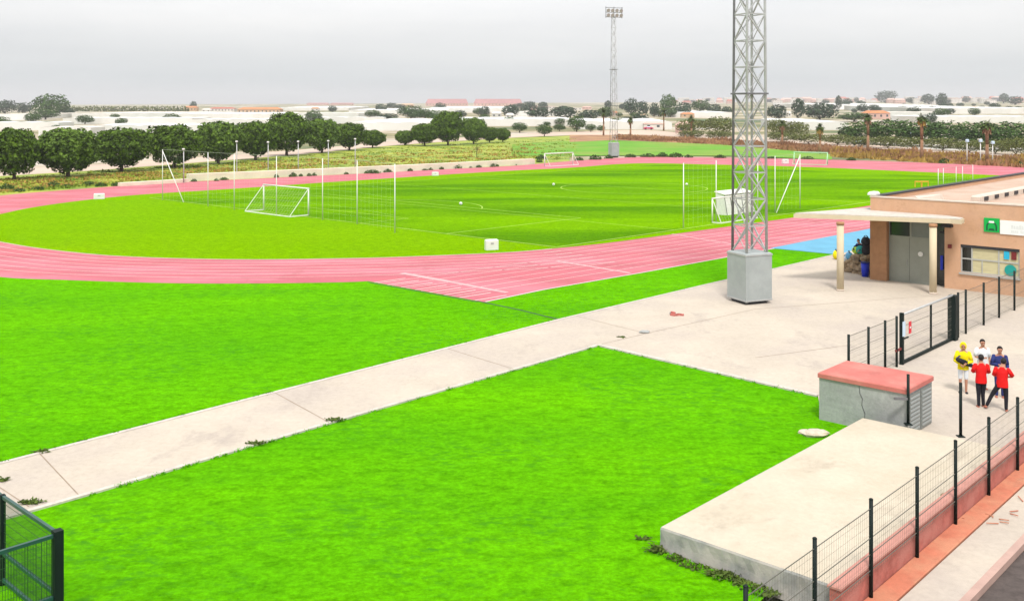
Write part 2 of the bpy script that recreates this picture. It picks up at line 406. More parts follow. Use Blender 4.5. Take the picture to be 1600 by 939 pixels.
def pline(pts, w=.12):
    dense = []
    for a, b in zip(pts, pts[1:]):
        n = max(1, int((b - a).length / 3))
        dense += [a.lerp(b, k / n) for k in range(n)]
    dense.append(pts[-1]); run = []
    for p in dense + [None]:
        if p is not None and inside(p, inner): run.append(p)
        else:
            if len(run) > 1: ribbon(pl, run, w, .022)
            run = []
pline([PT(0, 0), PT(PL, 0)], .14); pline([PT(0, 0), PT(0, PW)], .14); pline([PT(0, PW - .2), PT(PL, PW - .2)]); pline([PT(PL / 2, 0), PT(PL / 2, PW)])
for s0 in (0,):
    mid = PW / 2 + 1.5
    pline([PT(0, mid - 20.1), PT(16.5, mid - 20.1), PT(16.5, mid + 20.1), PT(0, mid + 20.1)]); pline([PT(0, mid - 9.1), PT(5.5, mid - 9.1), PT(5.5, mid + 9.1), PT(0, mid + 9.1)])
    pline([PT(11 + 9.15 * math.cos(a), mid + 9.15 * math.sin(a)) for a in [R(-53 + 106 * k / 14) for k in range(15)]])
pline([PT(PL / 2 + 9.15 * math.cos(a), PW / 2 + 9.15 * math.sin(a)) for a in [2 * math.pi * k / 30 for k in range(31)]])
for bu in (14.5, 32.5):   # cross pitches for seven-a-side play
    pline([PT(bu, 0), PT(bu, PW)], .09)
struct(pl.build('pitch_markings', 'pitch_line'))
# lane lines
ll = MB()
for k in range(0, 9):
    a = st0 - SD * (2 if k < 7 else 0) + SN * (.06 + 1.2 * k); b = st1 + SD * 40 + SN * (.06 + 1.2 * k)
    if k > 0:
        E0, E1 = G(575, 440.5), G(755, 472.5); o0, o1 = (E0 - st0).dot(SN), (E1 - st0).dot(SN); of = .06 + 1.2 * k
        if of > o0: a = E0.lerp(E1, min(1, (of - o0) / (o1 - o0))) + SD * .05
        if of > o1: continue
        ribbon(ll, [a.lerp(b, t / 10) for t in range(11)], .06, .016)
near_inner = spline(P2(*[(-55, 367)] + inner_px[:11]), 5, False)
for k in range(0, 7):
    cur = []
    for i, p in enumerate(near_inner):
        a = near_inner[max(i - 1, 0)]; b = near_inner[min(i + 1, len(near_inner) - 1)]; d = (b - a).normalized()
        cur.append(p + Vector((d.y, -d.x, 0)) * (.05 + 1.2 * k))
    ribbon(ll, cur, .07 if k else .10, .016)
lf = MB()
# start lines across the straight and the start of every sprint lane
for a, b, w in (((628, 427), (700, 440), .5), ((700, 440), (792, 457.5), .35), ((870, 408), (985, 427), .3), ((1050, 366), (1180, 388), .2)):
    ribbon(lf, [G(*a), G(*b)], w, .0165)
for k in range(8):
    t = (k + .5) / 8; p = G(575, 440).lerp(G(755, 472), t) ; ribbon(ll, [p, p + SD * 2.2], .1, .0168)
ribbon(ll, [G(758, 472), G(850, 452.8), G(1000, 426.8), G(1140, 401.3), G(1239, 383.3), G(1350, 360.3)], .12, .0167)
struct(ll.build('lane_markings', 'line')); struct(lf.build('start_markings', 'line_faint'))
dr = MB(); ribbon(dr, [G(745, 470.5), G(810, 484), G(872, 499.2)], .17, .012); ribbon(dr, [G(575, 441.3), G(660, 456.5), G(745, 472)], .14, .012)
struct(dr.build('drain_channel', 'drain'))
bl = MB(); bl.sheet(P2((1203, 388), (1310, 398.2), (1450, 384), (1450, 338), (1350, 359.5)), .018); struct(bl.build('blue_court', 'blue'))

# --- concrete walkway and plaza
def line_u(p, du): return p + U * du
fenceP = G(1433, 875); kerbP = G(1560, 877)
FV = fenceP.dot(V); KV = kerbP.dot(V)
def UV(u, v, z=0.0): p = U * u + V * v; return Vector((p.x, p.y, z))
hutC = G(1280, 655)
up_px = [(-400, 831), (0, 725.5), (440, 611.5), (875, 500), (1100, 446.5), (1310, 397.5), (1420, 373)]
lo_px = [(935, 540), (520, 660), (130, 775), (-400, 927)]
walk = P2(*up_px) + [UV(120, KV + 30), UV(120, KV), UV(2, KV), UV(2, FV - .45), UV(fenceP.dot(U) + 7, FV - .45), UV(fenceP.dot(U) + 7, G(1335, 650, .5).dot(V) - .3), UV(hutC.dot(U) + .2, G(1335, 650, .5).dot(V) - .3), UV(hutC.dot(U) + .2, hutC.dot(V) + .0), G(1278, 619)] + P2(*lo_px)
cw = MB(); cw.sheet(walk, .03); struct(cw.build('walkway', 'concrete'))
kb = MB()
def kerb_line(pts, w, z0, z1, mb):
    for a, b in zip(pts, pts[1:]):
        d = (b - a).normalized(); n = Vector((-d.y, d.x, 0)) * w / 2
        a2, b2 = a - d * .002, b + d * .002
        mb.prism([(a2 + n)[:2], (b2 + n)[:2], (b2 - n)[:2], (a2 - n)[:2]], z0, z1)
kerb_line(P2(*up_px[:6]), .16, -.1, .05, kb)
kerb_line(P2((-400, 927), (130, 775), (520, 660), (935, 540)), .16, -.1, .052, kb)
kerb_line(P2((935, 540), (1278, 619)), .24, -.1, .056, kb)
struct(kb.build('walkway_edging', 'concrete_kerb'))
jt = MB()
for a, b in (((63, 711), (124, 776)), ((-5, 760), (45, 793)), ((430, 615), (512, 660)), ((700, 546), (800, 577)), ((900, 494.5), (1010, 522))):
    ribbon(jt, P2(a, b), .035, .034)
for q in (((1010, 522), (1180, 484), (1470, 462)), ((935, 540), (1010, 522)), ((1180, 560), (1330, 540))):
    ribbon(jt, P2(*q), .03, .035)
struct(jt.build('paving_joint', 'crack'))
asph = MB(); asph.sheet([UV(0, KV - .18)[:2], UV(130, KV - .18)[:2], UV(130, KV - 14)[:2], UV(0, KV - 14)[:2]], -.1); struct(asph.build('road', 'asphalt'))
kk = MB(); kk.prism([UV(0, KV)[:2], UV(130, KV)[:2], UV(130, KV - .17)[:2], UV(0, KV - .17)[:2]], -.2, .045)
struct(kk.build('street_kerb', 'pink_kerb'))
# --- verges, fields and road beyond the track
drape('dirt_road', [(-20, 266), (150, 256.5), (300, 246), (400, 239), (500, 231), (600, 222), (700, 216), (800, 210), (900, 205.5), (1000, 203), (1100, 209), (1200, 215.5), (1350, 225.5), (1500, 235.5), (1640, 243)],
      [(-20, 276), (150, 265.5), (300, 254), (400, 246.5), (500, 238), (600, 228), (700, 221), (800, 215), (900, 211), (1000, 210.5), (1100, 215.5), (1200, 221), (1350, 230.5), (1500, 239.5), (1640, 247)], 'road', -.09, 60)
drape('verge', [(-20, 276), (150, 266), (300, 254.5), (400, 247), (500, 238.5), (600, 228.5), (700, 221.5), (800, 215.5), (890, 212)],
      [(-20, 308), (150, 293.5), (300, 284), (400, 279), (500, 274), (600, 269), (700, 264), (800, 259), (890, 252)], 'drygreen', -.06, 50, 8)
drape('green_field', [(800, 226), (870, 221), (960, 219.5), (1140, 226), (1300, 240)], [(800, 246), (870, 243.5), (960, 243), (1140, 243.5), (1300, 249)], mat('field green', (.10, .27, .01), .95, .12, .2, c2=(.17, .26, .03), s2=.05), -.05, 40)
drape('scrub_bank', [(890, 211), (1000, 211), (1140, 218), (1350, 231), (1500, 240), (1640, 247.5)], [(890, 222), (960, 219), (1140, 226.5), (1300, 241), (1500, 257), (1640, 265)], 'scrub', -.04, 50)

def tufts(name, m, upper, lower, n, h, label, w=.12, fuzz=.5):
    mb = MB()
    def yy(P, x):
        for a, b in zip(P, P[1:]):
            if a[0] <= x <= b[0]: return a[1] + (b[1] - a[1]) * (x - a[0]) / (b[0] - a[0])
        return P[-1][1]
    for _ in range(n):
        x = random.uniform(upper[0][0], upper[-1][0]); y = random.uniform(yy(upper, x), yy(lower, x)); p = GT(x, y)
        k = random.uniform(.4, 1.3) * (1 + .7 * math.sin(p.x * .35) * math.sin(p.y * .27 + 1))
        if k < .25: continue
        for _ in range(4):
            a = random.uniform(0, 6.28); q = p + Vector((random.uniform(-fuzz, fuzz), random.uniform(-fuzz, fuzz), -.1)); d = Vector((math.cos(a), math.sin(a), 0)) * w * random.uniform(.6, 1.5)
            t = q + Vector((random.uniform(-.2, .2), random.uniform(-.2, .2), h * k * random.uniform(.6, 1.1)))
            mb.add([q - d, q + d, t + d * .3, t - d * .3], [(0, 1, 2, 3)])
    return tag(mb.build(name, m), label, None, None, 'stuff')
tufts('dry_grass', 'dry', [(-10, 281), (300, 262), (500, 248), (700, 232), (840, 226)], [(-10, 301), (300, 276), (500, 268), (700, 254), (840, 248)], 2400, .25, 'dry golden grass on the verge beyond the track', .18)
tufts('verge_grass', 'drygreen', [(-10, 279), (300, 257), (500, 241), (700, 224), (900, 216)], [(-10, 303), (300, 279), (500, 272), (700, 262), (900, 248)], 4200, .22, 'yellow green grass on the verge beyond the track', .2)
tufts('scrub_grass', 'scrub', [(960, 213), (1140, 220), (1350, 233), (1500, 242), (1610, 247)], [(960, 218), (1140, 227), (1300, 241), (1500, 257), (1610, 263)], 4600, .7, 'rusty brown scrub along the bank behind the far curve', .3)
tufts('golden_grass', 'dry', [(1300, 236), (1450, 243), (1610, 249)], [(1300, 245), (1450, 254), (1610, 262)], 1200, .8, 'straw coloured grass on the bank behind the far curve', .28)
# ================================================================ VEGETATION
def crown_mesh(name, rx, ry, rz, zc, m, n, leaf, lobes=7, flat=.5, seed=0, holes=.12, main=.35):
    """leaf faces spread through the volume of several overlapping lobes"""
    st = random.getstate(); random.seed(seed); mb = MB()
    L = [(Vector((0, 0, zc)), 1.0)]
    for i in range(lobes):
        a = 2 * math.pi * i / lobes + random.uniform(-.3, .3); e = random.uniform(-.35, .8)
        L.append((Vector((math.cos(a) * rx * .52, math.sin(a) * ry * .52, zc + rz * .5 * e)), random.uniform(.42, .62)))
    for i in range(n):
        c, k = random.choice(L) if random.random() > main else L[0]
        d = Vector((random.gauss(0, 1), random.gauss(0, 1), random.gauss(0, 1))).normalized()
        if d.z < -.2: d.z *= flat
        r = random.uniform(.62, 1.0) ** .6 * (1 + .10 * math.sin(7 * d.x + seed) * math.sin(6 * d.y + 2 * seed) + .06 * math.sin(11 * d.z + seed))
        p = c + Vector((d.x * rx, d.y * ry, d.z * rz)) * k * r
        if math.sin(p.x * 2.3 + seed) * math.sin(p.y * 2.1) * math.sin(p.z * 2.6 + 1) > 1 - holes * 2: continue
        mb.leaf(p, leaf * random.uniform(.6, 1.4), d + Vector((random.gauss(0, .55), random.gauss(0, .55), random.gauss(0, .55))))
    random.setstate(st)
    me = mb.build(name, m); return me
def trunk_mesh(name, h, r, crown_r, m='bark', limbs=5):
    mb = MB(); mb.tube((0, 0, -.3), (.05, 0, h), r * 1.25, r * .8, 9)
    for i in range(limbs):
        a = 6.28 * i / limbs + .4; q = Vector((math.cos(a) * crown_r * .5, math.sin(a) * crown_r * .5, h + crown_r * random.uniform(.35, .7)))
        mb.tube((.05, 0, h - .1), q, r * .55, r * .18, 6)
    return mb.build(name, m)
PROTO = {}
def make_tree(kind, m, seed, rx, rz, zc, th, tr, n, leaf, **kw):
    t = thing('tree_source', (0, 0, 0), None, None)
    c = crown_mesh('crown', rx, rx, rz, zc, m, n, leaf, seed=seed, **kw); c.parent = t
    k = trunk_mesh('trunk', th, tr, rx * .8); k.parent = t
    PROTO.setdefault(kind, []).append(t); CHILD[t.name] = [c, k]
# unit trees: total height 1 m scaled afterwards -> model at 8 m and scale
for s in range(3): make_tree('round', ('leaf_a', 'leaf_a2', 'leaf_a')[s], 11 + s, 4.3, 3.3, 4.2, 1.3, .26, 8000, .48, flat=1.0, lobes=8, holes=.0, main=.6)
for s in range(2): make_tree('mid', 'leaf_b', 31 + s, 4.2, 3.9, 4.4, 1.2, .25, 1600, .62, flat=.9, lobes=6)
for s in range(2): make_tree('far', 'leaf_d', 51 + s, 4.3, 4.0, 4.1, .8, .25, 800, .9, flat=1.0, lobes=6)
for s in range(2): make_tree('olive', 'leaf_c', 71 + s, 5.0, 3.6, 3.9, .5, .2, 1500, .6, flat=1.0, lobes=8)
HAZE, EXPO = .00014, .93
W0 = {'round': 8.0, 'mid': 8.6, 'far': 8.8, 'olive': 10.2}; H0 = {'round': 7.5, 'mid': 8.2, 'far': 8.0, 'olive': 7.6}
def tree(name, kind, x0, x1, ytop, ybase, label, group=None, idx=0, cat='tree'):
    """one tree standing on the terrain, with crown width and height taken from the photograph"""
    p = GT((x0 + x1) / 2, ybase); D = p.y
    o = thing(name, (p.x, p.y, p.z - .05), label, cat, group, random.uniform(0, 6.28))
    for s in CHILD[PROTO[kind][idx % len(PROTO[kind])].name]:
        c = s.copy(); COL.objects.link(c); c.parent = o
    w = px(x1 - x0, D) / W0[kind]; o.scale = (w * random.uniform(.95, 1.05), w * random.uniform(.9, 1.1), px(ybase - ytop, D) / H0[kind] * random.uniform(.97, 1.03))
    return o
row = [(-18, 62, 199, 281, 'cut by the picture edge'), (60, 152, 197, 276, 'widest of the row'), (149, 231, 196, 268, 'beside a gap showing the pale road'), (231, 313, 195, 262, 'behind the ball net brace'), (304, 378, 190, 256, 'behind the tall ball net posts'), (366, 432, 189, 250, 'just before the tallest one'), (414, 482, 178, 243, 'tallest of the row'), (474, 532, 184, 239, 'just after the tallest one'), (522, 570, 191, 235, 'next to the smallest one'), (563, 601, 203, 231, 'smallest and last of the row')]
for i, r in enumerate(row):
    tree('round_tree', 'round', *r[:4], f'dark round roadside tree, {ordinal(i)} from the left, {r[4]}', 'dark round trees lining the dirt road', i)
row2 = [(617, 648, 204, 227, 'small low bushy tree standing alone after the gap in the tree row'), (643, 684, 192, 228, 'round dark tree with a thin visible trunk, left of the tallest in its clump'), (678, 722, 175, 227, 'tall dark tree, highest of the clump past the gap in the tree row'), (720, 760, 183, 225, 'dark broad tree just right of the highest one of its clump'), (752, 778, 199, 223, 'low dark tree behind bare grey branches by the road'), (774, 797, 200, 222, 'small last tree at the right end of the roadside clump')]
for i, r in enumerate(row2): tree('round_tree', 'round', *r, 'trees of the roadside clump past the gap', i + 1)
# bare sapling
sp = GT(745, 246); t = thing('bare_sapling', sp, 'bare grey sapling on the verge in front of the roadside trees', 'sapling')
mb = MB(); mb.tube((0, 0, -.2), (0, 0, 2.2), .08, .05, 6)
for i in range(14):
    a = random.uniform(0, 6.28); z0 = random.uniform(1, 2.2); mb.tube((0, 0, z0), (math.cos(a) * 1.3, math.sin(a) * 1.3, z0 + random.uniform(.6, 1.8)), .03, .01, 4)
mb.build('branches', 'bark', t)
far = [  # x0,x1,top,base,kind,label
 (-8, 24, 157, 178, 'far', 'low dark tree on the skyline at the left picture edge'), (20, 52, 160, 177, 'far', 'low skyline tree between the edge tree and the big domed tree'),
 (48, 112, 147, 183, 'mid', 'big domed dark tree standing high on the left skyline'), (50, 92, 170, 187, 'mid', 'bright green bush at the foot of the big domed tree'), (92, 116, 168, 182, 'far', 'small dark tree right of the big domed tree'),
 (296, 308, 158, 173, 'far', 'tiny dark tree beside the orange roofed house on the left skyline'), (621, 664, 165, 186, 'mid', 'dark domed tree alone in front of white greenhouse roofs'), (588, 622, 177, 187, 'far', 'low dark bush left of the lone domed tree'),
 (711, 729, 172, 185, 'far', 'small dark tree in front of the long red roofed terrace'), (748, 766, 166, 183, 'far', 'small tree with pale walls around it, right of the red terrace'), (784, 812, 164, 184, 'far', 'dark tree group edge at the right end of the red terrace'),
 (820, 860, 167, 185, 'far', 'broad dark tree left of the far floodlight mast'), (858, 902, 166, 186, 'far', 'broad dark tree behind the dark roadside bushes'), (902, 938, 171, 187, 'far', 'flat dark tree close left of the far floodlight mast'),
 (886, 916, 180, 206, 'mid', 'tall dark roadside bush rising to a point'), (838, 863, 194, 213, 'mid', 'dark round bush at the edge of the dirt road'), (798, 826, 191, 207, 'mid', 'dark bush at the bend of the road beside the clump'), (864, 884, 194, 205, 'mid', 'small dark roadside bush between two larger ones'), (914, 932, 194, 206, 'mid', 'small dark roadside bush right of the pointed one'), (932, 946, 196, 206, 'mid', 'little black looking bush near the foot of the far mast'),
 (944, 956, 157, 172, 'far', 'small round tree top just left of the far mast'), (974, 998, 153, 180, 'far', 'hazy grey green tree right of the far mast'), (994, 1014, 158, 182, 'far', 'hazy tree beside the grey green one right of the far mast'), (1014, 1030, 160, 183, 'far', 'narrow hazy tree just left of the ball shaped one'),
 (1030, 1058, 147, 180, 'mid', 'tall ball shaped dark tree highest right of the far mast'), (1054, 1080, 160, 182, 'far', 'dark tree close right of the ball shaped tree'), (1078, 1112, 156, 178, 'mid', 'wide green tree crown behind orange and white houses'), (1104, 1128, 162, 180, 'far', 'dark tree left of the near lattice mast'), (1126, 1146, 166, 181, 'far', 'small dark tree touching the near lattice mast'),
 (990, 1014, 176, 193, 'far', 'dark low bush below the hazy trees right of the far mast'), (968, 992, 182, 193, 'far', 'flat dark bush below the far houses'),
 (1196, 1232, 163, 187, 'far', 'dark tree just right of the near lattice mast'), (1236, 1258, 154, 186, 'far', 'pointed dark tree right of the near lattice mast'), (1254, 1308, 160, 187, 'far', 'broad dark tree mass before the white greenhouse on the right'), (1305, 1316, 149, 172, 'far', 'small tuft topped tree standing out on the right skyline'),
 (1334, 1342, 152, 161, 'far', 'tiny round tree on the right skyline'), (1368, 1400, 142, 161, 'far', 'large grey domed tree on the right skyline'), (1416, 1434, 152, 162, 'far', 'small dark tree between two hazy skyline trees'), (1440, 1460, 147, 163, 'far', 'hazy flat tree on the right skyline'), (1462, 1480, 145, 168, 'far', 'tall narrow dark tree on the right skyline'),
 (1561, 1576, 146, 162, 'far', 'narrow dark skyline tree near the right picture edge'), (1574, 1598, 150, 164, 'far', 'broad dark skyline tree beside red roofs at the right edge'), (1398, 1424, 166, 175, 'far', 'first round bush of the dark row under the white greenhouse'), (1424, 1446, 166, 175, 'far', 'second round bush of the dark row under the white greenhouse'), (1446, 1466, 166, 175, 'far', 'third round bush of the dark row under the white greenhouse'), (1475, 1490, 161, 171, 'far', 'small round tree behind orange roofs on the right'), (1494, 1506, 161, 168, 'far', 'tiny tree behind pale roofs on the right'), (1528, 1540, 165, 174, 'far', 'small dark tree right of the orange house'),
 (1308, 1362, 176, 190, 'mid', 'dark flat hedge tree below the pale greenhouse on the right'), (1444, 1464, 176, 192, 'far', 'dark bush behind the middle palm on the right'), (1362, 1378, 168, 176, 'far', 'small dark bush in front of the pink white house')]
for i, (x0, x1, a, b, k, lab) in enumerate(far): tree('tree', k, x0, x1, a, b, lab, 'trees scattered over the far plain', i)
rs = random.Random(3); ex = sorted([(rs.uniform(436, 1050), rs.uniform(169, 199)) for _ in range(44)] + [(rs.uniform(-10, 300), rs.uniform(184, 204)) for _ in range(7)] + [(rs.uniform(1200, 1600), rs.uniform(160, 186)) for _ in range(34)])
for i, (x, y) in enumerate(ex):
    w = rs.uniform(9, 26) * (.6 + (y - 158) / 60); tree('small_tree', 'far' if y < 180 else 'mid', x - w / 2, x + w / 2, y - w * rs.uniform(.45, .75), y, f'small dark tree between the far greenhouses, {ordinal(i)} counted from the left', 'small trees between the far greenhouses', i)
reeds = [(1056, 1104, 184, 212, 'first'), (1096, 1150, 181, 214, 'second'), (1196, 1232, 183, 218, 'third'), (1224, 1266, 188, 218, 'fourth'), (1308, 1382, 189, 224, 'fifth'), (1352, 1430, 186, 226, 'sixth'), (1402, 1476, 187, 228, 'seventh'), (1446, 1518, 189, 230, 'eighth'), (1490, 1566, 189, 232, 'ninth'), (1536, 1616, 191, 234, 'tenth')]
for i, (x0, x1, a, b, n) in enumerate(reeds):
    tree('tall_hedge', 'olive' if i < 4 else 'mid', x0, x1, a, b, f'{"olive" if i < 4 else "dark green"} hedge clump behind the brown bank, {n} from the left', 'hedge clumps behind the brown bank', i, 'hedge')
low = [(1056, 1102, 203, 217), (1100, 1146, 204, 218), (1198, 1246, 205, 221), (1236, 1290, 207, 224), (1282, 1336, 208, 226), (1318, 1372, 212, 229), (1362, 1412, 211, 231), (1402, 1452, 213, 233), (1446, 1500, 214, 235), (1490, 1540, 217, 238), (1530, 1580, 216, 240), (1560, 1614, 213, 242)]
for i, (x0, x1, a, b) in enumerate(low):
    tree('roadside_bush', 'olive', x0, x1, a, b, f'low green bush at the edge of the far road, {ordinal(i)} from the left', 'low bushes at the edge of the far road', i, 'bush')
wb = MB(); wbp = [GT(x, 174.5) for x in range(96, 296, 4)]
for p in wbp:
    D = p.y
    for _ in range(40): wb.leaf(p + Vector((random.uniform(-2.4, 2.4), random.uniform(-3, 3), random.uniform(-.5, 1) * px(9, D) * random.uniform(.6, 1))), 2.6)
tag(wb.build('windbreak_hedge', 'leaf_c'), 'long low windbreak hedge along the skyline right of the domed tree', 'hedge')
# low shrubs along the cream wall and the track edge
def shrub_mesh(name, m, r, h, n, leaf, seed):
    st = random.getstate(); random.seed(seed); mb = MB()
    for _ in range(n):
        a = random.uniform(0, 6.28); d = random.random() ** .5 * r; k = 1 - (d / r) ** 2 * .6
        mb.leaf((math.cos(a) * d, math.sin(a) * d, random.uniform(0, h) * k), leaf)
    random.setstate(st); return mb
SH = [shrub_mesh('shrub', 'weed', 1, 1, 260, .28, s) for s in range(3)]
SHM = []
for i, mb in enumerate(SH):
    me = bpy.data.meshes.new('shrub'); me.from_pydata(mb.v, [], mb.f); me.materials.append(M['leaf_b']); SHM.append(me)
shr = [(303, 284, 10, 5), (338, 283, 8, 4), (350, 281.5, 14, 5), (432, 277.5, 8, 6), (458, 276.5, 13, 7), (470, 276, 7, 5), (483, 275.5, 8, 5), (491, 275, 8, 5), (541, 272.5, 8, 4), (582, 271, 26, 6), (606, 269, 14, 5), (641, 267.5, 9, 5), (664, 266.5, 10, 3), (673, 266, 8, 4), (690, 265, 8, 5), (712, 263, 20, 7), (734, 262, 8, 3), (748, 261.5, 10, 4), (770, 260, 19, 5), (804, 258, 8, 4), (832, 256, 8, 5), (843, 253.5, 10, 8),
       (845, 248, 18, 6), (905, 251, 14, 6), (930, 249.5, 20, 8), (951, 248, 14, 6), (985, 246, 18, 6), (1012, 245.5, 24, 6), (1035, 245.5, 20, 7), (1056, 246, 22, 8), (1076, 246.5, 14, 5), (1125, 247, 20, 5), (1205, 248, 18, 4), (1262, 249, 20, 5), (1330, 251, 16, 5), (1476, 255, 18, 8), (1560, 259, 18, 8), (1590, 260, 22, 8), (84, 291, 20, 8), (105, 292, 16, 5), (140, 290, 22, 7), (158, 291, 18, 6), (183, 290, 18, 6), (10, 296, 24, 9), (30, 299, 18, 6), (60, 296, 20, 5)]
cnt = {}
for i, (x, y, w, h) in enumerate(sorted(shr)):
    p = GT(x, y); o = bpy.data.objects.new('shrub', SHM[i % 3]); COL.objects.link(o); D = p.y
    o.location = (p.x, p.y, p.z - .1); o.scale = (px(w, D) / 2, px(w, D) / 2, px(h, D) + .1); o.rotation_euler.z = i
    where = 'at the foot of the cream wall' if 300 < x < 845 else ('on the verge beside the far track' if x < 300 else 'at the outer edge of the far curve')
    cnt[where] = cnt.get(where, 0) + 1
    tag(o, f'low dark shrub {where}, {ordinal(cnt[where] - 1)} from the left', 'shrub', 'low shrubs along the outer track edge')
# weeds and small clutter near the camera
def weed(x, y, r, h, lab, n=90, z=.03):
    p = G(x, y, z); mb = MB(); r *= .4; h *= .42
    for _ in range(n):
        a = random.uniform(0, 6.28); d = random.random() * r
        b = Vector((math.cos(a) * d, math.sin(a) * d, 0)); tip = b * 1.5 + Vector((random.gauss(0, .05), random.gauss(0, .05), h * random.uniform(.4, 1)))
        s = Vector((math.sin(a), -math.cos(a), 0)) * .018; mb.add([b - s, b + s, tip + s * .3, tip - s * .3], [(0, 1, 2, 3)])
        if random.random() < .5: mb.leaf(tip, .07)
    o = mb.build('weed', 'weed'); o.location = p; o.scale.x = 1.6
    return tag(o, lab, 'weed', 'weeds along the paving edges')
weed(400, 694, .28, .16, 'weed tuft at the middle of the walkway lower edge'); weed(523, 657, .32, .18, 'weed tuft at the walkway edge nearer to the plaza')
weed(48, 786, .30, .18, 'weed clump on the walkway joint next to the green fence', 140); weed(4, 751, .2, .15, 'small weed on the walkway at the picture edge'); weed(66, 706, .28, .14, 'yellowish weed at the upper end of the walkway joint')
weed(972, 527, .14, .08, 'small dark weed on the plaza joint'); weed(1030, 862, .35, .3, 'weed at the front corner of the concrete platform', 120, 0)
weed(1004, 842, .2, .12, 'small weed on the lawn beside the platform corner', 40, 0); 
for i, (x, y) in enumerate(((1060, 874), (1090, 886), (1118, 897), (1136, 901), (1156, 909), (1178, 920), (1200, 928))):
    weed(x, y, .3 if i != 3 else .42, .16 if i != 3 else .3, f'dark weed growing along the foot of the platform face, {ordinal(i)} from its corner', 110, 0)

eg = MB()
def fringe(A, B, side, n, mbx=eg):
    a = G(*A); b_ = G(*B); d = (b_ - a).normalized(); nrm = Vector((-d.y, d.x, 0)) * side
    for _ in range(n):
        t = random.random(); k = .5 + .5 * math.sin(t * 91) * math.sin(t * 37 + 1)
        p = a.lerp(b_, t) + nrm * random.uniform(.05, .16); 
        if random.random() > .02 + .5 * k ** 4: continue
        for _ in range(5):
            q = p + Vector((random.gauss(0, .05), random.gauss(0, .05), .0)); tip = q - nrm * random.uniform(-.02, .06) + Vector((random.gauss(0, .02), random.gauss(0, .02), random.uniform(.04, .08))); w = d * random.uniform(.012, .03)
            mbx.add([q - w, q + w, tip + w * .3, tip - w * .3], [(0, 1, 2, 3)])
fringe((130, 775), (520, 660), -1, 700); fringe((520, 660), (935, 540), -1, 700); fringe((935, 540), (1278, 619), -1, 500); fringe((0, 725.5), (440, 611.5), 1, 700); fringe((440, 611.5), (875, 500), 1, 600); fringe((875, 500), (1310, 397.5), 1, 500)
fringe((1030, 861), (1200, 929), -1, 500)
tag(eg.build('edge_grass', 'lawn'), 'ragged grass blades along the paving edges', None, None, 'stuff')
# ================================================================ STRUCTURES ON THE FIELD
RZ = -TH                                    # local x runs along -V, local y along U
def local(root_p, p):                       # world point -> coordinates in a frame turned by RZ
    d = Vector(p) - Vector(root_p); return Vector((d.dot(-V), d.dot(U), d.z))
# cream wall along the far straight
def wall_run(pts, h, th, name, label):
    mb = MB()
    P = [GT(*q) for q in pts]
    for a, b in zip(P, P[1:]):
        d = (b - a).normalized(); n = Vector((-d.y, d.x, 0)) * th; z = (a.z + b.z) / 2
        mb.hexa([a - Z * .2, b - Z * .2, b + n - Z * .2, a + n - Z * .2, a + Z * h, b + Z * h, b + n + Z * h, a + n + Z * h])
    return tag(mb.build(name, 'cream_wall'), label, 'wall')
wall_run([(296, 283), (420, 277.5), (560, 271), (700, 264), (836, 256.5)], .95, 1.2, 'low_wall', 'long low cream wall along the far straight of the track')
wall_run([(190, 291.5), (296, 285)], .45, 1.0, 'low_wall', 'short lower cream step at the curve end of the long wall')

def lattice(base, s0, s1, H, rot, nseg, cab, label, group, lamps=(4, 2), r=.055, cabz=2.65, dense=False):
    t = thing('floodlight_mast', base, label, 'floodlight mast', group, rot)
    def corner(i, z): k = (s0 + (s1 - s0) * z / H) / 2; sx, sy = ((-1, -1), (1, -1), (1, 1), (-1, 1))[i]; return Vector((sx * k, sy * k, z))
    for i in range(4): MB().tube(corner(i, .1), corner(i, H), r, r * .8, 8).build('leg', 'galv' if i != 3 else 'galv_dark', t, True)
    b = MB(); 
    for s in range(nseg):
        z0 = cabz + (H - cabz) * s / nseg; z1 = cabz + (H - cabz) * (s + 1) / nseg
        for i in range(4):
            j = (i + 1) % 4
            b.bar(corner(i, z1), corner(j, z1), r * .8)
            b.bar(corner(i, z0), corner(j, z1), r * .85) if (s + i) % 2 else b.bar(corner(j, z0), corner(i, z1), r * .85)
            if dense: b.bar(corner(j, z0), corner(i, z1), r * .45) if (s + i) % 2 else b.bar(corner(i, z0), corner(j, z1), r * .45)
    b.build('bracing', 'galv', t)
    c = cab / 2; k = MB(); k.bevbox(-c, c, -c, c, .18, cabz, .06); kb_ = k.build('cabinet', 'box_grey', t)
    for z in (.2, cabz - .14):
        rim = MB()
        rim.box(-c - .025, c + .025, -c - .025, -c - .002, z, z + .07); rim.box(-c - .025, c + .025, c + .002, c + .025, z, z + .07); rim.box(-c - .025, -c - .002, -c, c, z, z + .07); rim.box(c + .002, c + .025, -c, c, z, z + .07)
        rim.build('edge_trim', 'galv', kb_)
    MB().box(-c * .8, c * .8, -c * .8, c * .8, -.1, .18).build('plinth', 'gutter', t)
    for z in (H * .62, H * .36): MB().box(-s0 * .55, s0 * .55, -s0 * .55, s0 * .55, z, z + .08).build('rest_platform', 'galv_dark', t)
    if lamps:
        nx, nz = lamps; fr = MB(); wd = 4.0
        for z in range(nz + 1): fr.bar((-wd / 2, -.1, H - .2 + z * 1.0), (wd / 2, -.1, H - .2 + z * 1.0), .1)
        for x in (-1, 0, 1): fr.bar((x * wd / 2.1, -.1, H - .4), (x * wd / 2.1, -.1, H + nz + .0), .1)
        fr.build('lamp_frame', 'galv_dark', t)
        for z in range(nz):
            for x in range(nx):
                cx_ = -wd / 2 + wd * (x + .5) / nx; zz = H + .25 + z
                l = MB(); l.tube((cx_, -.2, zz), (cx_, -.55, zz - .12), .26, .42, 12); l.build('floodlight', 'galv', t)
    return t
